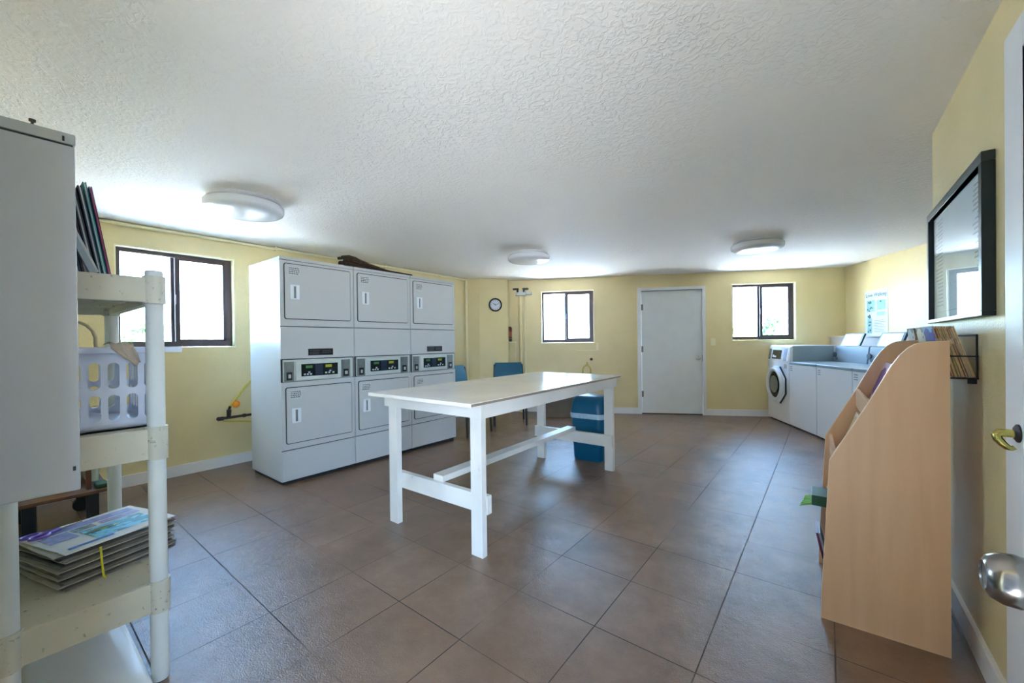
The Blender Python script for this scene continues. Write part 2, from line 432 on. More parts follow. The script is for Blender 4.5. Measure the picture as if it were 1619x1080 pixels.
def wall(name, p0, p1, out, holes=(), th=.2, z0=0.0, z1=ZC, m=None, label=None, ext0=0, ext1=0):
    """A wall from p0 to p1 whose room face lies on the line p0-p1; 'out' points out of the room."""
    p0, p1 = Vector(p0), Vector(p1); d = (p1 - p0); L_ = d.length; d.normalize(); out = Vector(out).normalized()
    ss = sorted({-ext0, L_ + ext1} | {h[0] for h in holes} | {h[1] for h in holes}); zs = sorted({z0, z1} | {h[2] for h in holes} | {h[3] for h in holes})
    mb = MB()
    for i in range(len(ss) - 1):
        for j in range(len(zs) - 1):
            sm, zm = (ss[i] + ss[i + 1]) / 2, (zs[j] + zs[j + 1]) / 2
            if any(h[0] < sm < h[1] and h[2] < zm < h[3] for h in holes): continue
            P = [p0 + d * ss[i], p0 + d * ss[i + 1], p0 + d * ss[i + 1] + out * th, p0 + d * ss[i] + out * th]
            mb.prism([(p.x, p.y) for p in P], zs[j], zs[j + 1], 'Z')
    o = mb.build(name, m or M['wall'], None, smooth=False)
    return struct(o, label, 'wall')

# floor and ceiling follow the room's outline
outline = [(XL - .2, YN - .2), (XR + .2, YN - .2), (XR + .2, Y_END - .1), (C_E.x + .3, Y_END - .1), (C_E.x + .3, Y_END + .3), (C_R.x + .35, C_R.y + .25), (C_R.x + .05, C_R.y + .35), (XL - .25, C_L.y + .2)]
struct(MB().prism(outline, -.12, 0, 'Z').build('floor', M['floor'], None, False), 'brown grey square tile floor with dark joints', 'floor')
struct(MB().prism(outline, ZC, ZC + .15, 'Z').build('ceiling', M['ceil'], None, False), 'white textured plaster ceiling', 'ceiling')

W1 = (.62, 1.515, 1.205, 2.115)                       # left wall window: y, y, z, z
WL = (-2.165, -1.255, 1.195, 2.105)                   # far wall, left window: s, s, z, z
WR = (.905, 1.835, 1.205, 2.115)
DR = (-.551, .514, 0.0, 2.1)                          # far door opening incl. casing
wall('wall_left', (XL, YN), (XL, C_L.y), (-1, 0), [(W1[0] - YN, W1[1] - YN, W1[2], W1[3])], label='yellow painted wall behind the stacked dryers', ext0=.2, ext1=.2)
o_ = s_left
wall('wall_back', C_L, C_R, fn, [(WL[0] - o_, WL[1] - o_, WL[2], WL[3]), (WR[0] - o_, WR[1] - o_, WR[2], WR[3]), (-.50 - o_, .475 - o_, 0, 2.05)], label='yellow far wall with the white door and two windows', ext0=.25, ext1=.2)
wall('wall_alcove', C_R, C_E, -wn_, label='yellow wall behind the row of washers', ext1=.3)
wall('wall_return', (XR + .152, Y_END), (C_E.x, Y_END), (0, -1), th=.12, label='short wall turning back from the right wall')
D2 = (.93, 1.765, 0.0, 2.03)
wall('wall_right', (XR, YN), (XR, Y_END - .12), (1, 0), [(D2[0] - YN, D2[1] - YN, 0, D2[3])], th=.15, label='yellow right wall carrying the framed chart', ext0=.2, ext1=.12)
wall('wall_front', (XL, YN), (XR, YN), (0, -1), [(-.66 - XL, .30 - XL, 0, 2.06)], th=.15, label='yellow wall with the open entrance')
# chamfered pillar in the left far corner
pa, pb = Vector((-4.64, 5.042)), Vector((-4.338, 5.43))
pe = FW((pb - FP).dot(fd) - .03)
struct(MB().prism([(XL - .02, 4.93), (pa.x, pa.y), (pb.x, pb.y), (pe.x, pe.y + .05), (XL - .02, C_L.y + .05)], 0, ZC, 'Z').build('wall_corner', M['wall'], None, False), 'yellow corner pillar with the clock', 'wall')
# baseboards
def strip(name, p0, p1, inn, h=.1, t=.016, label=None):
    p0, p1 = Vector(p0), Vector(p1); inn = Vector(inn).normalized()
    P = [p0, p1, p1 + inn * t, p0 + inn * t]
    return struct(MB().prism([(p.x, p.y) for p in P], 0, h, 'Z').build(name, M['trim'], None, False), label, 'baseboard')
strip('baseboard_left', (XL, YN), (XL, 4.93), (1, 0), label='white baseboard along the left wall')
strip('baseboard_back', FW(s_left), FW(-.551), -fn, label='white baseboard left of the far door')
strip('baseboard_back', FW(.514), FW(s_right), -fn, label='white baseboard right of the far door')
strip('baseboard_right', (XR, 1.905), (XR, Y_END), (-1, 0), label='white baseboard behind the bookcase')
strip('baseboard_alcove', C_R, C_E, wn_, label='white baseboard along the washer wall')
# ledge (boxed pipes) behind the washers
led = [C_R + wn_ * 0, C_R + wd * 4.0, C_R + wd * 4.0 + wn_ * .21, C_R + wn_ * .21]
struct(MB().prism([(p.x, p.y) for p in led], 0, 1.235, 'Z').build('trim_1', M['ledge'], None, False), 'pale boxed ledge behind the washers', 'ledge')
led2 = [C_R + wn_ * 0, C_R + wd * 4.0, C_R + wd * 4.0 + wn_ * .235, C_R + wn_ * .235]
struct(MB().prism([(p.x, p.y) for p in led2], 1.235, 1.255, 'Z').build('trim_2', M['ledge'], None, False), 'thin top board of the pale ledge', 'ledge')

# ---------------------------------------------------------------- windows
def window(name, origin, rz, w, h, label, depth=.07):
    """Local frame: x along the wall, +y out of the room, z up; origin = lower left of the opening on the room face."""
    r = empty_struct(name, origin, rz, label, 'window')
    y0, y1 = depth, depth + .06
    f = MB(); g = .012
    f.box(g, w - g, y0, y1, g, g + .05); f.box(g, w - g, y0, y1, h - g - .035, h - g)
    f.box(g, g + .032, y0, y1, g + .05, h - g - .035); f.box(w - g - .05, w - g, y0, y1, g + .05, h - g - .035)
    f.build('frame', M['bronze'], r, False)
    xm = w * .475
    s1 = MB(); s1.box(xm - .028, xm + .004, y0 + .03, y1 - .002, g + .05, h - g - .035)
    s1.build('fixed_sash', M['bronze'], r, False)
    s2 = MB(); a, b_ = xm + .0, w - g - .05
    s2.box(a, a + .034, y0 - .004, y0 + .028, g + .05, h - g - .035); s2.box(b_ - .022, b_, y0 + .002, y0 + .028, g + .05, h - g - .035)
    s2.box(a, b_, y0 + .002, y0 + .028, g + .05, g + .072); s2.box(a, b_, y0 + .002, y0 + .028, h - g - .055, h - g - .035)
    sash = s2.build('sliding_sash', M['bronze'], r, False)
    MB().box(xm - .006, xm + .006, y0 - .010, y0 - .004, h * .46, h * .56, .002).build('latch', M['alum'], sash)
    MB().box(xm - .004, xm + .0, y0 - .002, y0 + .03, g + .05, h - g - .035).build('track_strip', M['alum'], sash, False)
    MB().box(g + .03, xm - .02, y0 + .045, y0 + .049, g + .05, h - g - .035).build('pane', M['glass'], r, False)
    MB().box(a + .03, b_ - .02, y0 + .012, y0 + .016, g + .07, h - g - .055).build('pane', M['glass'], r, False)
    rv = MB(); t = .011
    rv.box(0, w, .002, y1 + .07, 0, t); rv.box(0, w, .002, y1 + .07, h - t, h); rv.box(0, t, .002, y1 + .07, t, h - t); rv.box(w - t, w, .002, y1 + .07, t, h - t)
    rv.build('reveal', M['reveal'], r, False)
    return r
window('window_1', (XL, W1[0], W1[2]), R(90), W1[1] - W1[0], W1[3] - W1[2], 'bronze framed sliding window in the left wall beside the shelf unit')
p = FW(WL[0]); window('window_2', (p.x, p.y, WL[2]), FA, WL[1] - WL[0], WL[3] - WL[2], 'bronze framed sliding window on the far wall beside the wall clock')
p = FW(WR[0]); window('window_3', (p.x, p.y, WR[2]), FA, WR[1] - WR[0], WR[3] - WR[2], 'bronze framed sliding window on the far wall right of the door')

# ---------------------------------------------------------------- doors
p = FW(0)
d1 = empty_struct('door_1', (p.x, p.y, 0), FA, 'white flat door in the far wall with a steel knob', 'door')
c = MB(); c.box(-.551, -.49, -.018, .12, 0, 2.1); c.box(.466, .514, -.018, .12, 0, 2.1); c.box(-.49, .466, -.018, .12, 2.05, 2.1)
c.box(-.49, -.462, .075, .13, 0, 2.05); c.box(.446, .466, .075, .13, 0, 2.05); c.box(-.462, .446, .075, .13, 2.028, 2.05)
c.build('casing', M['trim'], d1, False)
leaf = MB().box(-.478, .462, .028, .07, .012, 2.043, .003).build('door_leaf', M['door'], d1)
MB().box(-.49, .466, .03, .11, 0, .012).build('threshold', M['darkmetal'], d1, False)
for z in (.33, 1.08, 1.78):
    MB().box(-.487, -.455, .018, .029, z - .05, z + .05, .002).build('hinge', M['hinge'], leaf)
k = MB(); k.lathe([(.033, 0), (.033, .006), (.014, .012), (.012, .03), (.026, .042), (.029, .055), (.022, .068), (0, .071)], (.405, .028, .925), (0, -1, 0), 24)
k.build('knob', M['chrome'], leaf)
MB().box(.4625, .466, .02, .05, .87, .98).build('strike_plate', M['hinge'], d1, False)

d2 = empty_struct('door_2', (XR, 0, 0), 0, 'white cased door at the right edge of the right wall', 'door')
c = MB()
c.box(-.022, 0, 1.765, 1.905, 0, 2.125, .003); c.box(-.022, 0, .80, .93, 0, 2.125, .003); c.box(-.022, 0, .93, 1.765, 2.03, 2.125, .003)
c.box(.0, .13, 1.752, 1.768, 0, 2.03); c.box(.0, .13, .925, .94, 0, 2.03); c.box(.0, .13, .94, 1.752, 2.018, 2.03)
c.build('casing', M['trim'], d2)
MB().box(.012, .05, .942, 1.75, .01, 2.016).build('door_leaf', M['door'], d2, False)
hk = thing('coat_hook', 'curled brass hook on the white door casing at the right edge', 'hook', (XR - .022, 1.795, .94))
MB().lathe([(.026, 0), (.026, .004), (.018, .009), (0, .010)], (0, 0, .006), (-1, 0, 0), 24).build('rosette', M['darkmetal'], hk)
MB().tube([(-.006, 0, .004), (-.024, 0, .005), (-.036, 0, .004), (-.043, -.001, -.003), (-.040, -.003, -.014), (-.032, -.006, -.026), (-.023, -.008, -.035), (-.015, -.009, -.037), (-.010, -.009, -.033)], [.0115, .0115, .012, .0118, .011, .0098, .0085, .0072, .0065], 14).build('hook_arm', M['brass'], hk)

d3 = empty_struct('door_3', (0.224, YN, 0), 0, 'open entrance door swung to the right with a big satin knob', 'door')
leaf3 = MB().box(0, .04, .0, .83, .012, 2.03, .002).build('door_leaf', M['door'], d3)
kb = MB(); kb.lathe([(.034, 0), (.034, .006), (.016, .012), (.0135, .022), (.020, .030), (.0275, .040), (.0295, .052), (.0285, .064), (.0235, .074), (.0165, .078), (.015, .0765), (0, .0755)], (0, .775, .94), (-1, 0, 0), 40)
kb.build('knob', M['nickel'], leaf3)

# ---------------------------------------------------------------- ceiling lights
def ceiling_light(loc, label):
    t = thing('ceiling_light', label, 'ceiling light', loc, 0, 'round white flush ceiling lights')
    MB().lathe([(.235, 0), (.235, -.012), (.225, -.016), (.225, -.024)], (0, 0, 0), (0, 0, 1), 56).build('base_plate', M['lampwhite'], t)
    MB().lathe([(.222, -.020), (.245, -.026), (.258, -.04), (.258, -.068), (.252, -.082), (.235, -.094), (.2, -.104), (.13, -.111), (0, -.114)], (0, 0, 0), (0, 0, 1), 64).build('diffuser', M['lampdome'], t)
    return t
cl = ceiling_light((-3.43, 1.15, ZC), 'round white ceiling light nearest the camera, above the floor before the dryers')
dup(cl, (-2.885, 4.04, ZC), 0, 'round white ceiling light above the far end of the table, left of the white door')
dup(cl, (-.60, 5.20, ZC), 0, 'round white ceiling light in front of the right far window')

# ---------------------------------------------------------------- pipes on the walls
cp = MB(); cp.cyl((XL + .026, YN, 2.288), (XL + .026, 4.90, 2.288), .015, 14)
for y in (1.9, 3.3): cp.box(XL, XL + .045, y - .008, y + .008, 2.27, ZC)
tag(cp.build('ceiling_pipe', M['reveal']), 'thin cream pipe running along the top of the left wall', 'pipe')
tag(MB().cyl((XL + .03, 4.885, 0), (XL + .03, 4.885, 2.268), .02, 14).build('wall_pipe', M['reveal']), 'cream vertical pipe between the dryers and the corner pillar', 'pipe')

gp = thing('gas_pipe', 'dark iron gas pipe with orange valve low on the left wall', 'gas pipe', (XL, 1.3, .5))
MB().cyl((.07, .02, -.005), (.07, .42, .0), .013, 14).cyl((.07, .03, -.006), (.07, .075, -.005), .019, 12).cyl((.07, .245, -.002), (.07, .27, -.002), .019, 12).cyl((0, .05, -.006), (.07, .05, -.006), .012, 12).cyl((0, .36, 0), (.07, .36, 0), .012, 12).build('iron_pipe', M['darkmetal'], gp)
MB().cyl((.07, .122, 0), (.07, .125, .075), .017, 14, .021).cyl((.07, .125, .075), (.07, .135, .11), .012, 12).build('valve_body', M['darkmetal'], gp)
MB().lathe([(.0, 0), (.03, .002), (.036, .012), (.03, .026), (.018, .034), (0, .036)], (.09, .178, .128), (1, 0, 0), 18).build('valve_handle', M['orange'], gp)
MB().tube([(.07, .135, .11), (.072, .16, .15), (.075, .2, .2), (.08, .25, .27), (.09, .31, .345), (.1, .36, .38), (.1, .42, .395)], .0085, 10).build('gas_hose', M['yellowtube'], gp)
MB().tube([(.07, .07, -.03), (.075, .14, -.045), (.08, .25, -.06), (.085, .38, -.09)], .007, 8).build('yellow_tube', M['yellowtube'], gp)

fp_ = FW(-2.47, 0)
pc = thing('riser_pipe', 'two cream riser pipes with black clamps beside the corner pillar', 'pipe', (fp_.x, fp_.y, 0), FA)
MB().cyl((-.045, -.05, 0), (-.045, -.05, 2.06), .034, 16).build('main_pipe', M['wall'], pc)
MB().cyl((.03, -.035, 0), (.03, -.035, 2.03), .013, 12).build('small_pipe', M['reveal'], pc)
MB().cyl((-.14, -.03, 0), (-.14, -.03, 1.24), .011, 10).build('small_pipe', M['reveal'], pc)
v = MB().box(-.105, .055, -.10, -.0, 2.03, 2.12, .015); v.cyl((.05, -.05, 2.07), (.15, -.05, 2.07), .03, 12); v.cyl((-.1, -.05, 2.06), (-.13, -.05, 2.06), .03, 12)
v.build('fitting', M['postpl'], pc)
for x0, x1, xx in ((-.17, -.07, -.09), (.0, .1, .02)):
    MB().box(x0, x1, -.125, -.07, 2.13, 2.16, .006).cyl((xx, -.095, 2.09), (xx, -.095, 2.14), .018, 10).build('black_clamp', M['black'], pc)

q0 = FW(-2.70, 0)
tag(MB().box(-.09, .09, -.13, 0, -.01, .01, .003).build('wall_shelf', M['reveal']), 'tiny cream wall shelf in the gap behind the corner pillar', 'shelf')
ws = bpy.data.objects['wall_shelf']; ws.location = (q0.x, q0.y, 1.222); ws.rotation_euler = (0, 0, FA)
q1 = FW(-2.722, .065)
cn = thing('canister', 'dark red and orange striped canister on the tiny wall shelf', 'canister', (q1.x, q1.y, 1.2325), FA)
MB().lathe([(.0, 0), (.044, 0), (.044, .18), (.0, .18)], seg=20).build('body', mat('rust_orange_label', (150, 78, 40), .5), cn)
for z0, z1 in ((.004, .05), (.062, .082)): MB().lathe([(.0445, z0), (.046, z0 + .004), (.046, z1 - .004), (.0445, z1)], seg=20).build('dark_band', M['black'], cn)
MB().lathe([(.045, .178), (.047, .19), (.047, .24), (.03, .262), (0, .265)], seg=20).build('cap', mat('dark_red_cap', (92, 30, 24), .45), cn)

# thin conduit, brass tap and switch on the far wall
q = FW(-1.2, 0)
cd = MB().box(-.03, .01, -.02, 0, 1.06, 1.19, .004).box(-.35, .0, -.012, 0, 1.062, 1.072)
o = tag(cd.build('wall_conduit', M['reveal']), 'small cream cable channel below the corner of the window by the clock', 'cable channel'); o.location = (q.x, q.y, 0); o.rotation_euler = (0, 0, FA)
q = FW(-1.38, 0)
bt = thing('brass_tap', 'brass wall tap with a curved spout beyond the table end', 'tap', (q.x, q.y, .78), FA)
MB().tube([(-.075, -.11, -.10), (-.075, -.11, -.03), (-.055, -.1, .015), (-.02, -.08, .035), (.0, -.06, .035), (.0, -.03, .03), (.0, 0, .03)], .011, 12).build('spout', M['brass'], bt)
MB().tube([(.0, -.06, .035), (.03, -.08, .02), (.055, -.1, -.02), (.06, -.11, -.10)], .011, 12).build('spout', M['brass'], bt)
MB().lathe([(0, 0), (.026, 0), (.026, .014), (.01, .02), (.01, .06)], (0, -.06, .03), (0, 0, 1), 14).build('handle', M['brass'], bt)
q = FW(-1.31, 0)
o = tag(MB().lathe([(.024, 0), (.024, .012), (.016, .016), (.014, .05), (0, .052)], (0, 0, 0), (0, -1, 0), 16).build('pipe_stub', M['darkmetal']), 'short dark capped pipe stub on the wall above the brass tap', 'pipe stub'); o.location = (q.x, q.y, .916); o.rotation_euler = (0, 0, FA)
q = FW(.625, 0)
ls = thing('light_switch', 'cream light switch on the far wall right of the door', 'light switch', (q.x, q.y, 1.19), FA)
MB().box(-.036, .036, -.007, 0, -.058, .058, .003).build('cover_plate', M['reveal'], ls)
MB().box(-.006, .006, -.016, -.006, -.012, .012, .002).build('toggle', M['trim'], ls)

# ---------------------------------------------------------------- clock on the pillar
pdir = (pb - pa).normalized(); pang = math.atan2(pdir.y, pdir.x)
ck = thing('wall_clock', 'round wall clock with black rim on the corner pillar', 'clock', (-4.4715, 5.2585, 1.866), pang)
MB().lathe([(.085, -.005), (.115, 0), (.115, .02), (.109, .03), (.097, .032), (.092, .024), (.092, .012)], (0, 0, 0), (0, -1, 0), 48).build('rim', M['black'], ck)
face = MB().lathe([(.094, 0), (.094, .014)], (0, 0, 0), (0, -1, 0), 40).build('dial', M['clockface'], ck)
for i in range(12):
    a = 2 * PI * i / 12; mm = Matrix.Rotation(a, 4, 'Y')
    MB().box(-.003, .003, -.0155, -.0138, .068, .086, mtx=mm).build('hour_mark', M['ink'], face, False)
MB().box(-.004, .004, -.019, -.0165, -.012, .05, mtx=Matrix.Rotation(R(-58), 4, 'Y')).build('hour_hand', M['black'], ck, False)
MB().box(-.0028, .0028, -.0225, -.02, -.015, .072, mtx=Matrix.Rotation(R(70), 4, 'Y')).build('minute_hand', M['black'], ck, False)
MB().cyl((0, -.012, 0), (0, -.025, 0), .007, 14).build('pin', M['black'], ck)

# ---------------------------------------------------------------- stacked dryers
DX, DY, DW, DH, DD = -3.70, 1.492, .689, 1.992, .68
def stacked_dryer(loc, label):
    """Local: x = depth (front at 0, body behind at -x), y = width, z up."""
    t = thing('stacked_dryer', label, 'dryer', loc, 0, 'white coin stacked dryers')
    g = .003
    b = MB()
    b.box(-DD, -.012, g, DW - g, .03, DH, .006)
    # front skins: kick panel, lower face, control zone, mid panel, upper face
    for z0, z1 in ((.035, .298), (.304, .896), (1.10, 1.381), (1.387, DH - .03)):
        b.box(-.014, 0, g, DW - g, z0, z1, .004)
    b.box(-.014, 0.004, g, DW - g, DH - .027, DH, .004)
    b.build('cabinet', M['enamel'], t)
    MB().box(-DD + .02, -.03, .02, DW - .02, 0, .035).build('plinth', M['steelgap'], t, False)
    MB().box(-DD + .01, -.0125, g + .004, DW - g - .004, .29, 1.0).box(-.0138, -.0105, g + .002, DW - g - .002, .04, DH - .005).build('seam_shadow', M['steelgap'], t, False)
    for z0, z1 in ((.362, .845), (1.455, 1.932)):
        y0, y1 = .042, .646
        mm = Matrix.Identity(4)
        pts = [(a, b2) for a, b2 in rrect(y1 - y0, z1 - z0, .014, 4, (y0 + y1) / 2, (z0 + z1) / 2)]
        gap = [(a, b2) for a, b2 in rrect(y1 - y0 + .014, z1 - z0 + .014, .02, 4, (y0 + y1) / 2, (z0 + z1) / 2)]
        dr = MB().prism(pts, .001, .010, 'X').build('door', M['enamel'], t)
        MB().prism(gap, 0, .004, 'X').build('door_gasket', M['steelgap'], dr, False)
        hz = z1 - .245
        h = MB(); h.box(.009, .020, .08, .112, hz - .065, hz + .065, .003); h.box(.009, .020, .132, .16, hz - .065, hz + .065, .003)
        h.box(.009, .020, .112, .132, hz + .052, hz + .065, .002); h.box(.009, .020, .112, .132, hz - .065, hz - .052, .002)
        h.build('pull_handle', M['enamel2'], dr)
        MB().box(.0098, .0112, .112, .132, hz - .052, hz + .052).build('handle_recess', M['coin'], dr, False)
        st = MB().box(.0098, .0108, .068, .17, z1 - .10, z1 - .02).build('instruction_sticker', M['sticker'], dr, False)
        ik = MB(); rr = random.Random(3)
        for i in range(4):
            zz = z1 - .034 - i * .016; yy = .076
            while yy < .155:
                w = rr.uniform(.006, .02); ik.box(.0106, .0113, yy, min(.163, yy + w), zz - .004, zz + .003); yy += w + .005
        ik.build('print', M['ink'], st, False)
    # control panel
    cp_ = MB(); cp_.box(-.02, .004, .02, DW - .02, .90, 1.092, .004)
    cpn = cp_.build('control_panel', M['greypanel'], t)
    fr = MB(); fr.box(.004, .016, .118, .535, .905, 1.078, .012); fr.build('bezel', M['greypanel'], cpn)
    ds = MB().box(.012, .018, .166, .505, .94, 1.05, .002).build('display', M['display'], cpn)
    dp = MB().box(.0178, .0186, .29, .36, .945, 1.045); dp.build('price_card', M['navyp'], cpn, False)
    for (y, z) in ((.195, .958), (.222, .958), (.25, .958), (.39, .962), (.42, .962), (.46, .962), (.235, .975), (.43, .978)): MB().box(.0178, .0192, y - .009, y + .009, z - .007, z + .007, .001).build('button', M['ltgrey'], cpn)
    MB().box(.0178, .0188, .205, .265, 1.012, 1.036).build('green_label', M['green'], cpn, False)
    MB().box(.0178, .0188, .385, .445, 1.012, 1.036).build('yellow_label', M['yellowp'], cpn, False)
    for y0, y1 in ((.024, .108), (.545, .635)):
        cb = MB().box(.004, .012, y0, y1, .905, 1.076, .003).build('coin_box', M['coin'], cpn)
        MB().box(.011, .016, y0 + .018, y1 - .018, .915, .985, .003).build('coin_slot', M['black'], cb)
        MB().box(.0155, .019, y0 + .032, y1 - .03, .932, .965, .002).build('coin_return', M['ltgrey'], cb)
    bd = MB().box(0, .003, .236, .468, 1.125, 1.186, .001).build('badge', M['black'], t)
    bb = MB()
    for z0, y0, y1 in ((1.17, .25, .34), (1.155, .25, .335), (1.14, .25, .33), (1.166, .365, .45), (1.15, .365, .455)): bb.box(.0028, .0036, y0, y1, z0 - .003, z0 + .002)
    bb.build('badge_print', mat('grey_badge_print', (96, 96, 98), .4, var=0), bd, False)
    return t
dry = stacked_dryer((DX, DY, 0), 'nearest white stacked dryer, its bare side to the left window')
dup(dry, (DX, DY + DW, 0), 0, 'middle white stacked dryer of the row, without a black badge', skip=('badge',))
dup(dry, (DX, DY + 2 * DW, 0), 0, 'farthest white stacked dryer, next to the first blue chair')

# dark brown bundle on top
fb = MB()
for i in range(16):
    rr = random.Random(i); oy, oz = rr.uniform(-.06, .06), rr.uniform(0, 1)
    y0, y1 = 2.1 + rr.uniform(0, .12), 2.93 + rr.uniform(-.25, .08)
    pts = []
    for k in range(9):
        u = k / 8; y = y0 + (y1 - y0) * u
        z = DH + .018 + (.095 * oz * (1 - u) ** 1.2 + .03 * oz * u) * (.5 + .8 * math.sin(PI * min(1, u * 1.5 + .15)))
        pts.append((-3.86 + oy + .03 * math.sin(3 * u + i), y, z))
    fb.tube(pts, [.016 - .008 * k / 8 for k in range(9)], 6)
tag(fb.build('dried_frond', M['frond']), 'long dark brown dried bundle lying on top of the dryers', 'dried frond')

# ---------------------------------------------------------------- work table
TB = thing('work_table', 'long white painted wooden folding table in the middle of the room', 'table', (-1.98, 2.6104, 0), R(1.296))
hw, hl, tz = .4226, .949, .896
MB().box(-.0156 - .468, -.0156 + .468, -.0115 - 1.055, -.0115 + 1.055, tz - .022, tz, .003).build('tabletop', M['tabletop'], TB)
ed = MB().box(-.0156 + .466, -.0156 + .4695, -.0115 - 1.05, -.0115 + 1.05, tz - .0185, tz - .005); ed.build('worn_edge', M['edgewear'], TB, False)
za, zb = .796, tz - .0225
for (x0, x1, y0, y1) in ((-hw - .02, hw + .02, -hl - .02, -hl), (-hw - .02, hw + .02, hl, hl + .02), (-hw - .02, -hw, -hl, hl), (hw, hw + .02, -hl, hl)):
    MB().box(x0, x1, y0, y1, za, zb, .002).build('apron_board', M['tablepaint'], TB)
for sx in (-1, 1):
    for sy in (-1, 1):
        x0, x1 = sorted((sx * hw, sx * (hw - .086))); y0, y1 = sorted((sy * hl, sy * (hl - .04)))
        MB().box(x0, x1, y0, y1, 0, zb, .003).build('leg', M['tablepaint'], TB)
for sy in (-1, 1):
    y0, y1 = sorted((sy * (hl - .04), sy * (hl - .078)))
    MB().box(-hw - .004, hw + .006, y0, y1, .235, .342, .003).build('crossbar', M['tablepaint'], TB)
MB().box(-.045, .045, -hl + .06, hl - .06, .342, .382, .003).build('stretcher', M['tablepaint'], TB)

# ---------------------------------------------------------------- blue bin
BN = thing('trash_bin', 'blue plastic trash bin with domed lid behind the far table legs', 'trash bin', (-1.952, 3.84, 0), R(4))
def rr_ring(w, d, r, z): return [Vector((a, b, z)) for a, b in rrect(w, d, r, 5)]
MB().ring_loft([rr_ring(.30, .27, .05, 0), rr_ring(.315, .285, .055, .02), rr_ring(.355, .33, .06, .46), rr_ring(.365, .34, .06, .462), rr_ring(.365, .34, .06, .485)]).build('body', M['binblue'], BN)
MB().ring_loft([rr_ring(.370, .345, .062, .435), rr_ring(.374, .349, .062, .462), rr_ring(.370, .345, .062, .486)], False, False).build('liner', M['liner'], BN)
MB().ring_loft([rr_ring(.365, .34, .06, .486), rr_ring(.365, .34, .07, .50), rr_ring(.36, .33, .08, .57), rr_ring(.35, .30, .09, .62), rr_ring(.325, .25, .09, .648), rr_ring(.28, .17, .07, .66)]).build('lid', M['binblue'], BN)

# ---------------------------------------------------------------- chairs
def chair(loc, rz, label):
    """Local: faces +x."""
    t = thing('chair', label, 'chair', loc, rz, 'teal blue chairs by the left wall')
    MB().box(-.21, .23, -.225, .225, .42, .465, .018, 3).build('seat', M['chairblue'], t)
    bk = MB()
    rings = []
    for z, x, w, th in ((.63, -.225, .43, .025), (.70, -.235, .445, .034), (.82, -.262, .45, .034), (.90, -.28, .42, .026)):
        rings.append([Vector((x + b2, a, z)) for a, b2 in rrect(w, th, .011, 4)])
    bk.ring_loft(rings); bk.build('backrest', M['chairblue'], t)
    for sy in (-1, 1):
        MB().tube([(.225, sy * .235, 0), (.2, sy * .225, .43)], .017, 10).build('leg', M['black'], t)
        MB().tube([(-.235, sy * .235, 0), (-.2, sy * .228, .40), (-.215, sy * .228, .56), (-.27, sy * .215, .875)], .016, 10).build('leg', M['black'], t)
        MB().box(-.2, .2, sy * .215 - .01, sy * .215 + .01, .40, .422, .003).build('seat_rail', M['black'], t)
    return t
ch = chair((-3.88, 3.95, 0), 0, 'teal blue chair beside the farthest dryer, partly hidden by it')
dup(ch, (-3.80, 4.78, 0), R(-48), 'teal blue chair in front of the corner pillar, its whole back showing')

q = FW(-1.83, .32)
bx = thing('storage_box', 'taupe box on the floor by the far wall beyond the table', 'box', (q.x, q.y, 0), FA + R(4))
MB().box(-.26, .26, -.16, .16, 0, .36, .006).build('body', M['box'], bx)
MB().box(-.266, .266, -.166, .166, .34, .385, .006).build('lid', M['box'], bx)
MB().box(-.30, -.262, -.165, .1, .03, .36, .004).build('side_panel', M['postpl'], bx)

# ---------------------------------------------------------------- washers
WP = FW(1.415, .022); WANG = FA - PI / 2
# local frame of a washer: x along the row, y = depth behind the front, z up
def Wd(s, d): return WP + wd * s + fd * d
WWID = .688
def washer_loc(i): q = Wd(i * .69, 0); return (q.x, q.y, 0)
fl = thing('front_load_washer', 'white front load washer with a round glass door under the far window', 'washer', washer_loc(0), WANG)
g = .006
b = MB()
b.prism([(0, .02), (.60, .02), (.60, 1.13), (.055, 1.13), (.035, 1.115), (.0, .885)], g, WWID - g, 'X')
b.build('cabinet', M['enamel2'], fl)
MB().box(.03, WWID - .03, .03, .58, 0, .022).build('plinth', M['steelgap'], fl, False)
MB().box(WWID - g, WWID - g + .003, .05, .56, .90, 1.12).build('side_panel', M['slate'], fl, False)
lean = Matrix.Translation((0, 0, .885)) @ Matrix.Rotation(-math.atan2(.035, .23), 4, 'X')
cpn = MB().box(.02, WWID - .02, -.008, .004, .012, .225, .006, mtx=lean).build('control_panel', M['enamel2'], fl)
MB().box(.16, .44, -.014, -.006, .04, .175, .003, mtx=lean).build('display', M['display'], cpn)
MB().box(.24, .30, -.016, -.013, .06, .085, mtx=lean).build('button', M['ltgrey'], cpn, False); MB().box(.19, .23, -.016, -.013, .06, .10, mtx=lean).build('button', M['ltgrey'], cpn, False)
MB().box(.04, .11, -.014, -.006, .03, .19, .003, mtx=lean).build('coin_box', M['coin'], cpn)
MB().box(.52, .60, -.013, -.006, .02, .2, .003, mtx=lean).build('card_slot', mat('pale_blue_card', (176, 190, 214), .4), cpn)
dc = Vector((.335, 0, .548))
hexo = []
for i in range(8):
    a = R(22.5 + 45 * i); hexo.append((dc.x + .305 * math.cos(a), dc.z + .285 * math.sin(a)))
drf = MB().prism(hexo, -.028, 0, 'Y').build('door', M['enamel2'], fl, smooth=False)
drf_ring = MB(); drf_ring.lathe([(.255, .028), (.255, .05), (.235, .066), (.205, .062), (.195, .04), (.195, .028)], dc, (0, -1, 0), 44); drf_ring.build('door_ring', M['enamel2'], drf)
MB().lathe([(.197, .0285), (.197, .036), (.15, .03), (0, .0287)], dc, (0, -1, 0), 44).build('door_glass', mat('dark_door_glass', (26, 32, 36), .08, var=.2, vscale=8), drf)
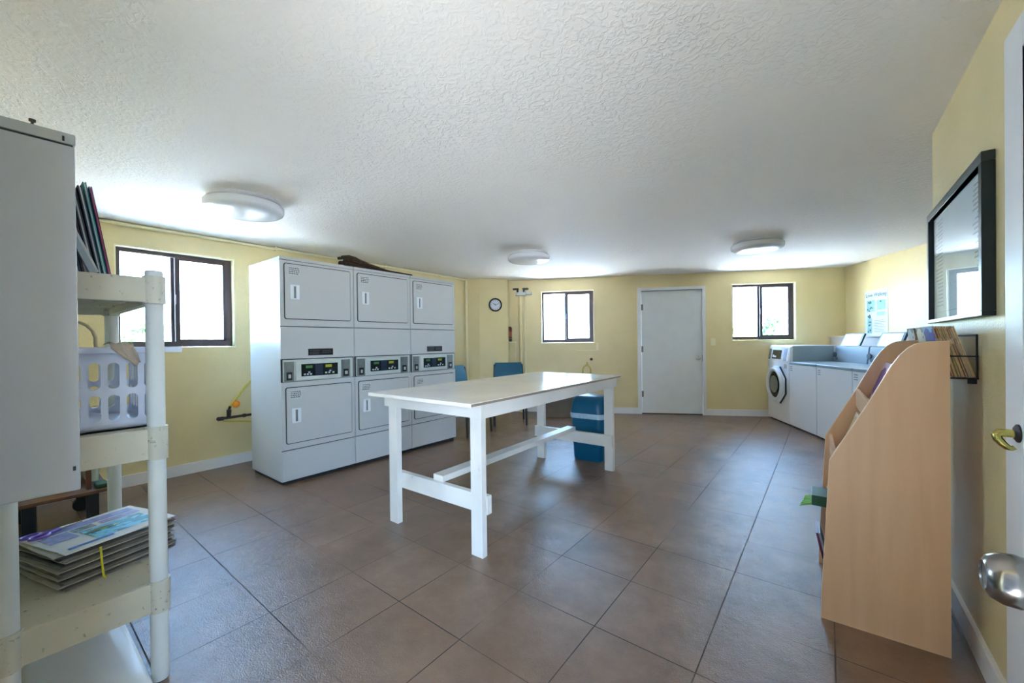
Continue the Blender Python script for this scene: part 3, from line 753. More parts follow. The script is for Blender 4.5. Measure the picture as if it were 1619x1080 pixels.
MB().lathe([(.125, .034), (.128, .042), (.12, .044), (.11, .036)], dc + Vector((-.03, 0, 0)), (0, -1, 0), 36).build('drum_rim', M['coin'], drf)
hx = MB()
for i in (7, 0, 6):
    a, b2 = hexo[i], hexo[(i + 1) % 8]
    hx.tube([(a[0], -.014, a[1]), (b2[0], -.014, b2[1])], .012, 6)
hx.build('door_edge_seal', mat('dark_blue_seal', (50, 60, 74), .5), drf)
MB().box(.54, .62, -.003, 0, .80, .86).build('sticker', M['ltgrey'], fl, False)

def top_washer(i, label):
    t = thing('top_load_washer', label, 'washer', washer_loc(i), WANG, 'white top load washers')
    b = MB(); b.box(g, WWID - g, 0, .64, .02, .87, .006); b.build('cabinet', M['enamel2'], t)
    MB().box(.03, WWID - .03, .03, .6, 0, .022).build('plinth', M['steelgap'], t, False)
    MB().box(g, WWID - g, -.004, .64, .87, .905, .01, 3).build('top', M['slate'], t)
    cs = MB(); cs.prism([(.55, .905), (.66, .905), (.66, 1.12), (.60, 1.125), (.575, 1.11)], .012, WWID - .012, 'X')
    con = cs.build('console', M['slate'], t)
    MB().cyl((.03, .545, 1.0), (.03, .585, 1.0), .035, 16).cyl((.065, .55, .95), (.065, .575, .95), .02, 12).build('dial', M['slate_dark'], con)
    lid = MB(); ml = Matrix.Translation((0, .62, 1.12)) @ Matrix.Rotation(R(-22), 4, 'X')
    lid.box(.05, .44, -.012, .012, .0, .175, .008, mtx=ml)
    ld = lid.build('lid', M['slate_dark'], t)
    MB().box(.078, .412, -.0145, -.0115, .0, .158, .001, mtx=ml).build('lid_panel', M['enamel2'], ld)
    st = MB()
    for zz in (.835, .81, .785): st.box(.03, .09, -.0012, 0, zz - .004, zz + .004)
    st.build('sticker', M['chart2'], t, False)
    return t
tw = top_washer(1, 'top load washer right beside the front loader, lid open')
dup(tw, washer_loc(2), WANG, 'second top load washer from the front loader, beyond the bookcase top')
dup(tw, washer_loc(3), WANG, 'third top load washer from the front loader, mostly behind the bookcase', skip=('lid',))

# poster on the alcove wall
q = C_R + wd * .44 + wn_ * .002
ps = thing('poster', 'printed poster with a bold headline on the wall above the washers', 'poster', (q.x, q.y, 1.245), WANG)
# local: x along the wall, -y into the room (rotation WANG makes local y point out of the room)
MB().box(0, .44, -.002, 0, 0, .635).build('sheet', M['posterpaper'], ps, False)
up_ = Matrix.Rotation(R(90), 4, 'X')
text('headline', 'Love Walking', .073, M['teal2'], ps, Matrix.Translation((.22, -.0035, .568)) @ up_)
pr = MB()
for x0, x1, z0, z1 in ((.04, .2, .34, .5), (.24, .4, .36, .49), (.24, .39, .28, .33), (.05, .14, .04, .25)): pr.box(x0, x1, -.003, -.0018, z0, z1)
pr.build('picture_block', M['teal1'], ps, False)
pr = MB(); rr = random.Random(11)
for i in range(26):
    bxs = rr.choice(((.05, .18, .35, .48), (.06, .12, .26, .3), (.25, .39, .42, .48), (.06, .12, .06, .22)))
    x, z = rr.uniform(bxs[0], bxs[1]), rr.uniform(bxs[2], bxs[3]); pr.box(x - .012, x + .014, -.0037, -.0028, z - .010, z + .010)
pr.build('dark_print', M['teal2'], ps, False)
pr = MB()
for i in range(8):
    z = .06 + i * .022; pr.box(.18, .40 - (i % 3) * .03, -.003, -.0018, z, z + .006)
pr.build('text_lines', M['chart2'], ps, False)

# ---------------------------------------------------------------- framed chart on the right wall
PF = thing('picture_frame', 'black framed chart under glass on the right wall', 'framed chart', (XR, 2.55, 1.578))
y0, y1, z0, z1, fw_ = -.468, .478, -.282, .282, .035
f = MB(); f.box(-.034, 0, y0, y1, z1 - fw_, z1, .003); f.box(-.034, 0, y0, y1, z0, z0 + .018, .003); f.box(-.034, 0, y0, y0 + fw_, z0 + .018, z1 - fw_, .003); f.box(-.034, 0, y1 - fw_, y1, z0 + .018, z1 - fw_, .003)
f.build('frame', M['frameblack'], PF)
pt = MB().box(-.012, -.004, y0 + .02, y1 - .02, z0 + .01, z1 - .02).build('print', M['chart'], PF, False)
ln = MB(); rr = random.Random(5)
for c0 in (-.40, .25):
    for i in range(24):
        z = z1 - .07 - i * .018; ln.box(-.0128, -.0118, c0, c0 + rr.uniform(.08, .15), z, z + .006)
for i in range(4):
    ln.box(-.0128, -.0118, -.40, .40, z0 + .05 + i * .003, z0 + .0515 + i * .003) if i == 0 else None
for i in range(5):
    y = -.36 + i * .07; ln.box(-.0128, -.0118, y, y + .035, z0 + .065, z0 + .10)
ln.build('printed_lines', M['chart2'], pt, False)
MB().box(-.022, -.019, y0 + .03, y1 - .03, z0 + .015, z1 - .03).build('glass_pane', M['picglass'], PF, False)

# ---------------------------------------------------------------- bookcase
BC = thing('bookcase', 'maple laminate magazine bookcase with sloped front against the right wall', 'bookcase', (.368, 2.22, 0), R(1.5))
poly = [(0, 0), (-.392, 0), (-.390, .10), (-.3595, .697), (-.2325, .9525), (-.161, 1.1095), (-.136, 1.153), (-.112, 1.1825), (-.094, 1.196), (-.074, 1.204), (-.05, 1.207), (0, 1.2087)]
poly = [(x, z) for x, z in poly]
BL = .56
MB().prism(poly, 0, .018, 'Y').build('side_panel', M['wood'], BC, False)
MB().prism(poly, BL - .018, BL, 'Y').build('side_panel', M['wood'], BC, False)
eb = MB()
for y in (0, BL - .018):
    for (a, b2) in zip(poly[1:-1], poly[2:]):
        dx, dz = b2[0] - a[0], b2[1] - a[1]; ll = math.hypot(dx, dz); nx, nz = -dz / ll * .0022, dx / ll * .0022
        eb.prism([a, b2, (b2[0] + nx, b2[1] + nz), (a[0] + nx, a[1] + nz)], y + .001, y + .017, 'Y')
eb.build('edge_banding', M['woodedge'], BC, False)
MB().box(-.012, 0, .018, BL - .018, .05, 1.15).build('back_panel', M['wood'], BC, False)
tiers = [(.06, -.372), (.34, -.362), (.62, -.345), (.87, -.235)]
for z, xf in tiers:
    sh = MB().box(xf + .012, -.012, .018, BL - .018, z, z + .016).build('shelf', M['wood'], BC, False)
    MB().box(xf, xf + .012, .018, BL - .018, z, z + .09).build('front_lip', M['wood'], sh, False)
mag_cols = {
 'violet': [(200, 120, 200), (120, 60, 150), (236, 210, 236), (60, 30, 90)],
 'navy': [(24, 30, 60), (40, 60, 110), (200, 210, 220), (16, 20, 34)],
 'green': [(16, 96, 60), (10, 70, 44), (120, 190, 70), (14, 84, 56)],
 'olive': [(150, 150, 80), (120, 130, 70), (210, 200, 150), (90, 96, 50)],
 'blue': [(40, 110, 210), (30, 80, 180), (150, 200, 240), (240, 240, 240)],
 'grey': [(90, 100, 130), (200, 204, 190), (60, 60, 70), (220, 210, 120)],
 'plum': [(110, 40, 90), (80, 20, 60), (190, 120, 160), (60, 14, 50)],
 'cream': [(230, 220, 196), (214, 196, 160), (240, 236, 224), (180, 140, 110)],
 'red': [(176, 50, 44), (120, 30, 30), (236, 220, 200), (60, 30, 30)],
}
for k_, v_ in mag_cols.items(): M['mag_' + k_] = patch_mat('cover_' + k_, v_, (22, 6, 16), .3)
M['pages'] = mat('tan_page_edges', (196, 164, 122), .8, var=.25, vscale=60)
def magazine(loc, rot, w, h, t_, cover, label, group, nm='magazine'):
    """Local: thickness along x, width along y, height along z."""
    o = thing(nm, label, 'magazine', loc, 0, group); o.rotation_euler = rot
    MB().box(-t_ / 2, -t_ / 2 + .0012, 0, w, 0, h).box(t_ / 2 - .0012, t_ / 2, 0, w, 0, h).box(-t_ / 2, t_ / 2, w - .001, w, 0, h).build('cover', M['mag_' + cover], o, False)
    MB().box(-t_ / 2 + .0012, t_ / 2 - .0012, .001, w - .002, .001, h - .002).build('pages', M['pages'], o, False)
    return o
bcx, bcy = .368, 2.22
def inb(x, y, z): a = R(1.5); return (bcx + x * math.cos(a) - y * math.sin(a), bcy + x * math.sin(a) + y * math.cos(a), z)
GB = 'magazines standing in the bookcase'
lean_ = R(-10)
spec = [(3, .14, 'navy', 'dark navy magazine on the top tier of the bookcase'), (3, .34, 'violet', 'pink and violet magazine on the top tier of the bookcase'),
        (2, .10, 'olive', 'olive green magazine on the third tier of the bookcase'), (2, .33, 'cream', 'cream magazine on the third tier of the bookcase'),
        (1, .12, 'red', 'red magazine on the second tier of the bookcase'), (1, .33, 'grey', 'grey blue magazine on the second tier of the bookcase'),
        (0, .10, 'plum', 'plum magazine in the lowest tier of the bookcase'), (0, .33, 'blue', 'blue magazine in the lowest tier of the bookcase')]
for tier, y, cov, lab in spec:
    z, xf = tiers[tier]
    h = (.2, .2, .215, .225)[tier]
    o = magazine(inb(xf + .045, y, z + .0175), (0, R(19), R(1.5)), .2, h, .008, cov, lab, GB)
# green booklet and purple one poking out of the front
gb = thing('booklet', 'dark green booklet sticking out of the bookcase front', 'booklet', inb(-.352, .2, .421), 0); gb.rotation_euler = (R(0), R(0), R(1.5))
MB().box(-.072, .02, 0, .15, 0, .05, .004).build('cover', mat('dark_green_cover', (14, 84, 54), .45), gb)
lf = MB()
for i in range(6):
    lf.tube([(-.07, .02 + i * .022, .004), (-.095, .02 + i * .024, -.004), (-.12 + .004 * i, .015 + i * .025, -.016 + .003 * (i % 3))], [.007, .006, .002], 6)
lf.build('ribbon', mat('bright_green_ribbon', (120, 190, 70), .5), gb)
pbk = thing('booklet', 'plum booklet sticking out of the lowest tier of the bookcase', 'booklet', inb(-.372, .22, .168), 0); pbk.rotation_euler = (0, R(-12), R(1.5))
MB().box(-.012, -.002, 0, .16, 0, .12, .001).build('cover', M['plum_cover'], pbk)
MB().box(-.002, .006, .002, .158, .001, .118).build('pages', M['ltgrey'], pbk, False)

# wire rack on the wall with magazines
WRK = thing('wire_rack', 'black wire magazine rack on the right wall behind the bookcase', 'wire rack', (XR, 2.68, 1.065))
w_ = MB(); ry0, ry1, rd, rh = -.40, .40, .085, .165
for z in (0, .085): w_.tube([(-.002, ry0, z), (-rd, ry0, z), (-rd, ry1, z), (-.002, ry1, z)], .0032, 6)
w_.tube([(-.006, ry0, 0), (-.006, ry0, rh), (-.006, ry1, rh), (-.006, ry1, 0)], .0036, 6)
w_.tube([(-.03, ry0, 0), (-.03, ry1, 0)], .003, 6); w_.tube([(-.055, ry0, 0), (-.055, ry1, 0)], .003, 6); w_.tube([(-.006, ry0, 0), (-.006, ry1, 0)], .003, 6)
for y in (ry0, -.14, .13, ry1): w_.tube([(-rd, y, .085), (-rd, y, 0), (-.006, y, 0)], .003, 6)
w_.build('wire_frame', M['wire'], WRK)
MB().box(-.03, -.006, ry0, ry0 + .006, -.02, .0).build('bracket', M['wire'], WRK, False)
GR = 'magazines in the wire rack'
ordn = ['outermost', 'second', 'third', 'fourth', 'fifth', 'sixth', 'seventh', 'innermost']
cvs = ['blue', 'red', 'cream', 'olive', 'cream', 'red', 'grey', 'cream']
for i in range(8):
    xb = XR - .077 + i * .0092
    magazine((xb, 2.283, 1.069), (0, R(-13 - .4 * i), 0), .2, .205, .0068, cvs[i], 'magazine in the wire rack, near group, %s counted from the room side' % ordn[i], GR)
for gi, (yy, cv, nm) in enumerate(((2.555, ('grey', 'navy', 'cream'), 'middle'), (2.825, ('grey', 'olive', 'cream'), 'far'))):
    for i in range(3):
        magazine((XR - .077 + i * .0095, yy, 1.069), (0, R(-9 - i), 0), .2, .205, .007, cv[i], 'magazine in the wire rack, %s group, %s' % (nm, ('facing the room', 'between two others', 'nearest the wall')[i]), GR)

# ---------------------------------------------------------------- wall cabinet at the left edge
VX = -1.45
VC = thing('wall_cabinet', 'grey white metal wall cabinet at the left edge, seen from its side', 'cabinet', (VX, YN, .874))
MB().box(-.56, 0, .002, .171, 0, .842, .004).build('body', M['vend'], VC)
MB().box(-.56, 0.0, .002, .1725, .846, .872, .003).build('lid', M['vendlid'], VC)
MB().box(-.555, -.004, .005, .168, .842, .846).build('lid_seam', M['steelgap'], VC, False)
MB().box(0, .004, .150, .154, .85, .862, .001).build('lock', M['black'], VC)
MB().cyl((-.02, .105, .872), (-.02, .105, .886), .0025, 8).cyl((-.02, .105, .884), (-.02, .105, .889), .006, 10).build('screw_peg', M['darkmetal'], VC)
MB().box(0, .003, .158, .163, .05, .06).build('bolt', M['black'], VC)

# ---------------------------------------------------------------- plastic shelf unit
SX0, SX1, SY0, SY1 = -1.95, -2.86, .004, .355
SU = thing('shelf_unit', 'stained cream plastic shelf unit on round posts beside the wall cabinet', 'shelf unit', ((SX0 + SX1) / 2, (SY0 + SY1) / 2, 0))
lx, ly = abs(SX1 - SX0) / 2, (SY1 - SY0) / 2
levels = [(.255, .36, 'lower'), (.815, .925, 'middle'), (1.385, 1.475, 'top')]
for z0, z1, nm in levels:
    s_ = MB()
    s_.box(-lx + .005, lx - .005, -ly + .005, ly - .005, z1 - .03, z1 - .003)
    s_.box(lx - .012, lx + .018, -ly, ly, z0, z1, .004); s_.box(-lx - .018, -lx + .012, -ly, ly, z0, z1, .004)
    s_.box(-lx, lx, ly - .012, ly + .018, z0, z1, .004); s_.box(-lx, lx, -ly - .018, -ly + .012, z0, z1, .004)
    for i in range(9):
        x = -lx + .1 + i * (2 * lx - .2) / 8
        s_.box(x - .006, x + .006, -ly + .01, ly - .01, z0 + .03, z1 - .028)
    sh = s_.build('shelf', M['shelfpl'], SU)
    for sx in (-1, 1):
        for sy in (-1, 1):
            MB().cyl((sx * lx, sy * ly, z0 - .004), (sx * lx, sy * ly, z1 + .006), .033, 24).build('corner_collar', M['collar'], sh)
for sx in (-1, 1):
    for sy in (-1, 1):
        MB().cyl((sx * lx, sy * ly, 0), (sx * lx, sy * ly, 1.495), .0265, 24).lathe([(.0265, 1.495), (.024, 1.502), (0, 1.504)], (sx * lx, sy * ly, 0), (0, 0, 1), 24).build('post', M['postpl'], SU)

# folders leaning on the top shelf
GFo = 'folders leaning on the top shelf'
fcol = [('dark slate', (44, 52, 58), .02, 0), ('black', (26, 26, 34), .018, .2), ('navy', (20, 34, 60), .012, .1), ('deep blue', (16, 44, 72), .010, .0), ('teal', (20, 120, 132), .009, -.1), ('dark blue, pink edged', (34, 50, 88), .008, -.05)]
ybot = .252
for i, (nm, c_, th, e) in enumerate(reversed(fcol)):
    m_ = mat('folder_' + nm.split(',')[0].replace(' ', '_'), c_, .4)
    hgt = (.312, .322, .306, .315, .318, .30)[i]
    t = thing('folder', '%s folder leaning on the top shelf beside the cabinet' % nm, 'folder', (-2.13 + .006 * (i % 3), ybot - th, 1.4735), 0, GFo)
    t.rotation_euler = (R(8.4 + .25 * i), 0, 0)
    ybot -= th + .0035
    # local: y thickness, x along shelf, z height
    MB().box(-.12, .12, 0, th * .3, 0, hgt).box(-.12, .12, th * .7, th, 0, hgt).box(-.12, -.1185, 0, th, 0, hgt).build('cover', m_, t, False)
    MB().box(-.115, .1175, th * .3, th * .7, .004, hgt - .006).build('pages', (M['pink'] if i == 0 else M['ltgrey']), t, False)
t = thing('ring_binder', 'pale grey binder leaning low on the top shelf by the cabinet', 'binder', (-1.99, .196, 1.4735), 0, None); t.rotation_euler = (R(21), 0, 0)
MB().box(-.012, .012, 0, .018, 0, .165, .003).build('cover', mat('pale_grey_binder', (150, 162, 172), .5), t)
MB().box(-.010, .010, .018, .024, .004, .16).build('pages', M['ltgrey'], t, False)

# laundry basket on the middle shelf
LB = thing('laundry_basket', 'white plastic laundry basket with oval holes on the middle shelf', 'laundry basket', (-2.27, .205, .9235))
def holed_panel(L_, z0, z1, nx, nz, th, mtx, tp=0.0):
    """A panel of width L_ with nx by nz rounded slots, thickness th (local x across, y thickness, z up)."""
    mb = bmesh.new()
    cw, chh = L_ / nx, (z1 - z0 - .05) / nz
    ow, oh = cw * .64, chh * .82
    N_ = 20
    def slot(cx_, cz_):
        pts = []
        for k in range(N_):
            a = 2 * PI * (k + .5) / N_
            x = math.cos(a); z = math.sin(a)
            px_ = ow / 2 * x; pz_ = (oh / 2 - ow / 2) * (1 if z > 0 else -1) + ow / 2 * z
            pts.append((cx_ + px_, cz_ + pz_))
        return pts
    def border(cx_, cz_):
        pts = []
        for k in range(N_):
            a = 2 * PI * (k + .5) / N_; x, z = math.cos(a), math.sin(a); s_ = max(abs(x), abs(z))
            pts.append((cx_ + cw / 2 * x / s_, cz_ + chh / 2 * z / s_))
        return pts
    def quadstrip(A, B):
        for k in range(len(A)):
            a, b2, c2, d = A[k], A[(k + 1) % len(A)], B[(k + 1) % len(B)], B[k]
            vs = [Vector((p_[0], y, p_[1])) for p_ in (a, b2, c2, d) for y in (0,)]
            for y in (0, th):
                try: mb.faces.new([mb.verts.new(Vector((p_[0], y, p_[1]))) for p_ in (a, b2, c2, d)])
                except Exception: pass
            mb.faces.new([mb.verts.new(Vector(v_)) for v_ in ((c2[0], 0, c2[1]), (d[0], 0, d[1]), (d[0], th, d[1]), (c2[0], th, c2[1]))])
    for i in range(nx):
        for j in range(nz):
            cx_, cz_ = -L_ / 2 + cw * (i + .5), z0 + .025 + chh * (j + .5)
            O = slot(cx_, cz_); Bq = border(cx_, cz_)
            # square off the corners of the cell
            quadstrip(Bq, O)
            for (ux, uz) in ((1, 1), (-1, 1), (-1, -1), (1, -1)):
                pass
    for zz0, zz1 in ((z0, z0 + .0255), (z1 - .0255, z1)):
        for y in (0, th):
            mb.faces.new([mb.verts.new(Vector(v_)) for v_ in ((-L_ / 2, y, zz0), (L_ / 2, y, zz0), (L_ / 2, y, zz1), (-L_ / 2, y, zz1))])
    # corner fills between square cell border and its sampled outline
    for v_ in mb.verts:
        f_ = 1 + tp * (v_.co.z - z0); v_.co.x *= f_
    mb.transform(mtx)
    return mb
bw, bl, bh = .34, .50, .30
bskt = MB()
for (L_, mt, n_) in ((bw, Matrix.Translation((bl / 2, 0, 0)) @ Matrix.Rotation(R(90), 4, 'Z'), 7), (bw, Matrix.Translation((-bl / 2, 0, 0)) @ Matrix.Rotation(R(-90), 4, 'Z'), 7), (bl, Matrix.Translation((0, bw / 2, 0)) @ Matrix.Rotation(R(180), 4, 'Z'), 10), (bl, Matrix.Translation((0, -bw / 2, 0)), 10)):
    pb_ = holed_panel(L_, 0, bh - .02, n_, 2, .004, mt)
    me = bpy.data.meshes.new('tmp'); pb_.to_mesh(me); pb_.free(); bskt.bm.from_mesh(me); bpy.data.meshes.remove(me)
bskt.box(-bl / 2, bl / 2, -bw / 2, bw / 2, 0, .006)
for sx in (-1, 1):
    for sy in (-1, 1): bskt.cyl((sx * (bl / 2 - .002), sy * (bw / 2 - .002), 0), (sx * (bl / 2 - .002), sy * (bw / 2 - .002), bh - .02), .008, 10)
bskt.build('body', M['basket'], LB)
rim = MB()
rim.box(bl / 2 - .012, bl / 2 + .028, -bw / 2 - .028, bw / 2 + .07, bh - .022, bh, .005); rim.box(-bl / 2 - .028, -bl / 2 + .012, -bw / 2 - .028, bw / 2 + .028, bh - .022, bh, .005)
rim.box(-bl / 2, bl / 2, bw / 2 - .012, bw / 2 + .028, bh - .022, bh, .005); rim.box(-bl / 2, bl / 2, -bw / 2 - .028, -bw / 2 + .012, bh - .022, bh, .005)
rim.build('rim', M['basket'], LB)
# cloth over the rim
cm = MB(); n = 8
gridv = []
for i in range(n + 1):
    row = []
    u = i / n
    for j in range(13):
        vv = j / 12
        y = -.05 + .105 * vv * 1.0 if False else None
        row.append(None)
    gridv.append(row)
prof = [(-.12, .006), (-.05, .009), (.0, .011), (.024, .010), (.034, -.004), (.036, -.022), (.037, -.042), (.0375, -.058)]
rows = []
for j in range(11):
    vv = j / 10
    row = []
    for i, (dx, dz) in enumerate(prof):
        half = .03 if i < 5 else .03 * (1 - .6 * (i - 4) / 3)
        yy = .068 + (vv - .5) * 2 * half + (.012 if i > 4 else 0) * (i - 4)
        zz = dz + .004 * math.sin(vv * 9 + i)
        if i > 4: zz -= .010 * math.cos((vv - .5) * PI)
        row.append(Vector((bl / 2 + dx + .002 * math.sin(vv * 14), yy, bh + .003 + zz)))
    rows.append(row)
cm.ring_loft(rows, False, False, closed=False)
o = cm.build('cloth', M['cloth']); tag(o, 'small beige cloth hanging over the rim of the laundry basket', 'cloth'); o.location = LB.location
md = o.modifiers.new('thick', 'SOLIDIFY'); md.thickness = .003; md.offset = 1
# tan hoop behind the basket
hp = MB(); pts = [(math.cos(a) * .075, math.sin(a) * .085) for a in [R(-10 + k * 20) for k in range(11)]]
hp.tube([(-2.50, .185 + p_[0], 1.233 + p_[1] + .02) for p_ in pts], .006, 8)
hp.tube([(-2.50, .185 + pts[0][0], 1.233 + pts[0][1] + .02), (-2.50, .26, 1.225)], .006, 8); hp.tube([(-2.50, .185 + pts[-1][0], 1.233 + pts[-1][1] + .02), (-2.50, .111, 1.225)], .006, 8)
tag(hp.build('basket_hoop', M['hoop']), 'thin tan hoop standing up behind the laundry basket rim', 'hoop')

# newspapers on the lower shelf
NB = Vector((-2.335, .245)); nang = math.atan2(.313 - .042, -2.539 + 2.402)
GN = 'newspapers stacked on the lower shelf'
ax = (Vector((-2.194, .464)) - Vector((-2.101, .151))); nang = math.atan2(ax.y, ax.x) # long edge of the pile
ncol = [M['paper'], M['paper2'], mat('dark_newsprint', (96, 90, 86), .9, var=.25, vscale=14), mat('grey_newsprint', (134, 128, 122), .9, var=.25, vscale=14)]
zcur = .3575
def newsprint_mesh(L_, Wd_, th, seed):
    rr = random.Random(seed); mb = MB(); nx, ny = 10, 6
    rings = []
    top = [[None] * (ny + 1) for _ in range(nx + 1)]; bot = [[None] * (ny + 1) for _ in range(nx + 1)]
    for i in range(nx + 1):
        for j in range(ny + 1):
            x, y = -L_ / 2 + L_ * i / nx, -Wd_ / 2 + Wd_ * j / ny
            dz = .0012 * math.sin(seed + i * 1.3 + j) + (-.004 if i == nx and seed % 3 == 0 else 0)
            jx = rr.uniform(-.002, .002) if i in (0, nx) else 0; jy = rr.uniform(-.002, .002) if j in (0, ny) else 0
            e = 1 if 0 < j < ny and 0 < i < nx else .55
            top[i][j] = mb.bm.verts.new((x + jx, y + jy, th * (.5 + .5 * e) + max(0, dz))); bot[i][j] = mb.bm.verts.new((x + jx, y + jy, th * (.5 - .5 * e)))
    for i in range(nx):
        for j in range(ny):
            mb.bm.faces.new((top[i][j], top[i + 1][j], top[i + 1][j + 1], top[i][j + 1])); mb.bm.faces.new((bot[i][j], bot[i][j + 1], bot[i + 1][j + 1], bot[i + 1][j]))
    for i in range(nx):
        for j in (0, ny): mb.bm.faces.new((top[i][j], top[i + 1][j], bot[i + 1][j], bot[i][j]))
    for j in range(ny):
        for i in (0, nx): mb.bm.faces.new((top[i][j], top[i][j + 1], bot[i][j + 1], bot[i][j]))
    return mb
ordinal = ['lowest', 'second', 'third', 'fourth', 'fifth', 'sixth', 'seventh', 'eighth', 'ninth', 'tenth', 'eleventh', 'twelfth', 'thirteenth', 'fourteenth', 'fifteenth', 'sixteenth', 'seventeenth', 'eighteenth', 'nineteenth', 'twentieth'] + ['twenty ' + w_ for w_ in ('first', 'second', 'third', 'fourth', 'fifth', 'sixth', 'seventh', 'eighth', 'ninth')]
for i in range(30):
    rr = random.Random(100 + i); th = .0043
    o = newsprint_mesh(.345 + rr.uniform(-.012, .012), .325 + rr.uniform(-.012, .012), th, i).build('newspaper', M['newswhite'] if i == 29 else ncol[(i * 7 + i // 3) % 4], None, smooth=True)
    o.location = (NB.x + rr.uniform(-.007, .007), NB.y + rr.uniform(-.007, .007), zcur); o.rotation_euler = (0, 0, nang + rr.uniform(-.03, .03))
    tag(o, 'newspaper with blue printed front page on top of the pile' if i == 29 else 'folded newspaper, %s from the bottom of the pile on the lower shelf' % ordinal[i], 'newspaper', GN)
    zcur += th + .0001
    if i == 29:
        for nm_, m_, x0, x1, y0, y1 in (('printed_picture', 'cyanprint', -.06, .135, -.115, .02), ('printed_band', 'blueprint', -.15, -.02, -.135, -.118), ('printed_text', 'violetprint', -.15, .15, .085, .135), ('printed_text', 'violetprint', -.155, -.075, -.02, .07), ('printed_photo', 'darkprint', -.065, .0, .03, .075), ('printed_text', 'violetprint', .02, .15, .04, .072)):
            MB().box(x0, x1, y0, y1, th + .0012, th + .0017).build(nm_, M[m_], o, False)
mp = MB(); nt_ = NB
def pl(u, v_, z): c_, s_ = math.cos(nang), math.sin(nang); return (NB.x + u * c_ - v_ * s_, NB.y + u * s_ + v_ * c_, z)
tw_ = MB()
u = -.07; 
tw_.tube([pl(u, -.172, .475), pl(u, -.178, .42), pl(u + .004, -.18, .365), pl(u + .012, -.19, .352), pl(u + .03, -.21, .352)], .0035, 6)
tw2 = MB(); tw2.tube([pl(-.10, .176, .485), pl(-.10, .18, .45), pl(-.1, .182, .36)], .0035, 6)
tag(tw_.build('yellow_twine', M['twine']), 'yellow plastic twine hanging down the front of the newspaper pile', 'twine')
tag(tw2.build('yellow_twine', M['twine']), 'yellow plastic twine at the back of the newspaper pile', 'twine')
# magazine insert and scissors lying on the pile
SCI = thing('scissors', 'purple handled scissors lying on the newspapers', 'scissors', pl(-.10, .118, zcur + .002), nang + R(8))
for sy, rx in ((.02, 0), (-.018, .006)):
    hpts = [(-.045 + .028 * math.cos(a) + rx, sy + .017 * math.sin(a), .006) for a in [2 * PI * k / 14 for k in range(15)]]
    MB().tube(hpts, .005, 8).tube([(-.02 + rx, sy * .8, .006), (.03, sy * .15, .005)], .0055, 8).build('handle', M['purple'], SCI)
MB().prism([(.02, -.005), (.1, -.001), (.1, .001), (.02, .006)], .003, .0045, 'Z').prism([(.02, -.006), (.1, -.003), (.1, .0), (.02, .004)], .0048, .0063, 'Z').build('blades', M['chrome'], SCI, False)
lf = MB()
lf.prism([(-.05, -.012), (-.01, -.02), (.04, -.014), (.055, .0), (.03, .012), (-.02, .016), (-.05, .008)], 0, .0015, 'Z')
o = tag(lf.build('coupon', M['mag_green'], None, False), 'small green leaf shaped coupon on the top newspaper', 'coupon'); o.location = pl(.0, -.02, zcur + .0015); o.rotation_euler = (0, 0, nang)

# white board under the shelf unit
wb = MB()
xs = [-2.45, -2.435, -2.40, -2.2, -2.0, -1.83]; ys = [.034, .05, .12, .22, .262, .275, .29, .31, .322]
gv = []
for i, x in enumerate(xs):
    row = []
    for j, y in enumerate(ys):
        z = .016 + (.02 * (1 - i / 4) if 4 <= j <= 5 and i < 3 else 0) + .004 * math.sin(i * .9 + j * .7)
        xx = x
        if i == 0 and j == 0: xx += .025
        if i == 0 and j >= 6: xx += .03
        row.append(Vector((xx, y, z)))
    gv.append(row)
wb.ring_loft(gv, False, False, closed=False)
o = tag(wb.build('white_board', M['whitepl']), 'bent white plastic board lying on the floor under the shelf unit', 'board')
md = o.modifiers.new('thick', 'SOLIDIFY'); md.thickness = .012; md.offset = -1

# ---------------------------------------------------------------- low cart behind the shelf unit
CT = thing('low_cart', 'low brown board cart on black casters behind the shelf unit', 'cart', (-4.12, .235, 0))
MB().box(-.36, .34, -.2, .215, .262, .284, .003).build('deck', M['cartwood'], CT)
for sx in (-1, 1):
    for sy in (-1, 1):
        cst = MB().box(sx * .29 - .02, sx * .29 + .02, sy * .135 - .03, sy * .135 + .03, .09, .262, .004).build('caster_fork', M['black'], CT)
        MB().cyl((sx * .29 - .018, sy * .135, .05), (sx * .29 + .018, sy * .135, .05), .05, 20).build('wheel', M['black'], cst)
o = tag(MB().box(-.13, .13, -.05, .05, 0, .2, .003).build('pink_carton', M['pinkbox']), 'salmon pink carton on the low cart', 'carton'); o.location = (-4.05, .275, .285)
o = tag(MB().box(-.02, .02, -.012, .012, 0, .28, .003).build('wooden_post', M['brownpost']), 'short brown wooden post standing on the low cart', 'post'); o.location = (-3.86, .356, .285)
pbn = thing('plastic_tub', 'pale green plastic tub standing on the low cart', 'tub', (-4.15, .395, .285))
MB().ring_loft([rr_ring(.2, .06, .02, 0), rr_ring(.22, .08, .025, .15)]).build('body', M['palebin'], pbn)
MB().ring_loft([rr_ring(.23, .09, .025, .1502), rr_ring(.23, .09, .025, .162)]).build('rim', M['palebin'], pbn)
o = tag(MB().box(-.06, .06, -.03, .03, 0, .03, .012, 3).build('folded_cloth', M['darkgreen']), 'dark green folded cloth on the edge of the low cart', 'cloth'); o.location = (-3.86, .415, .285)

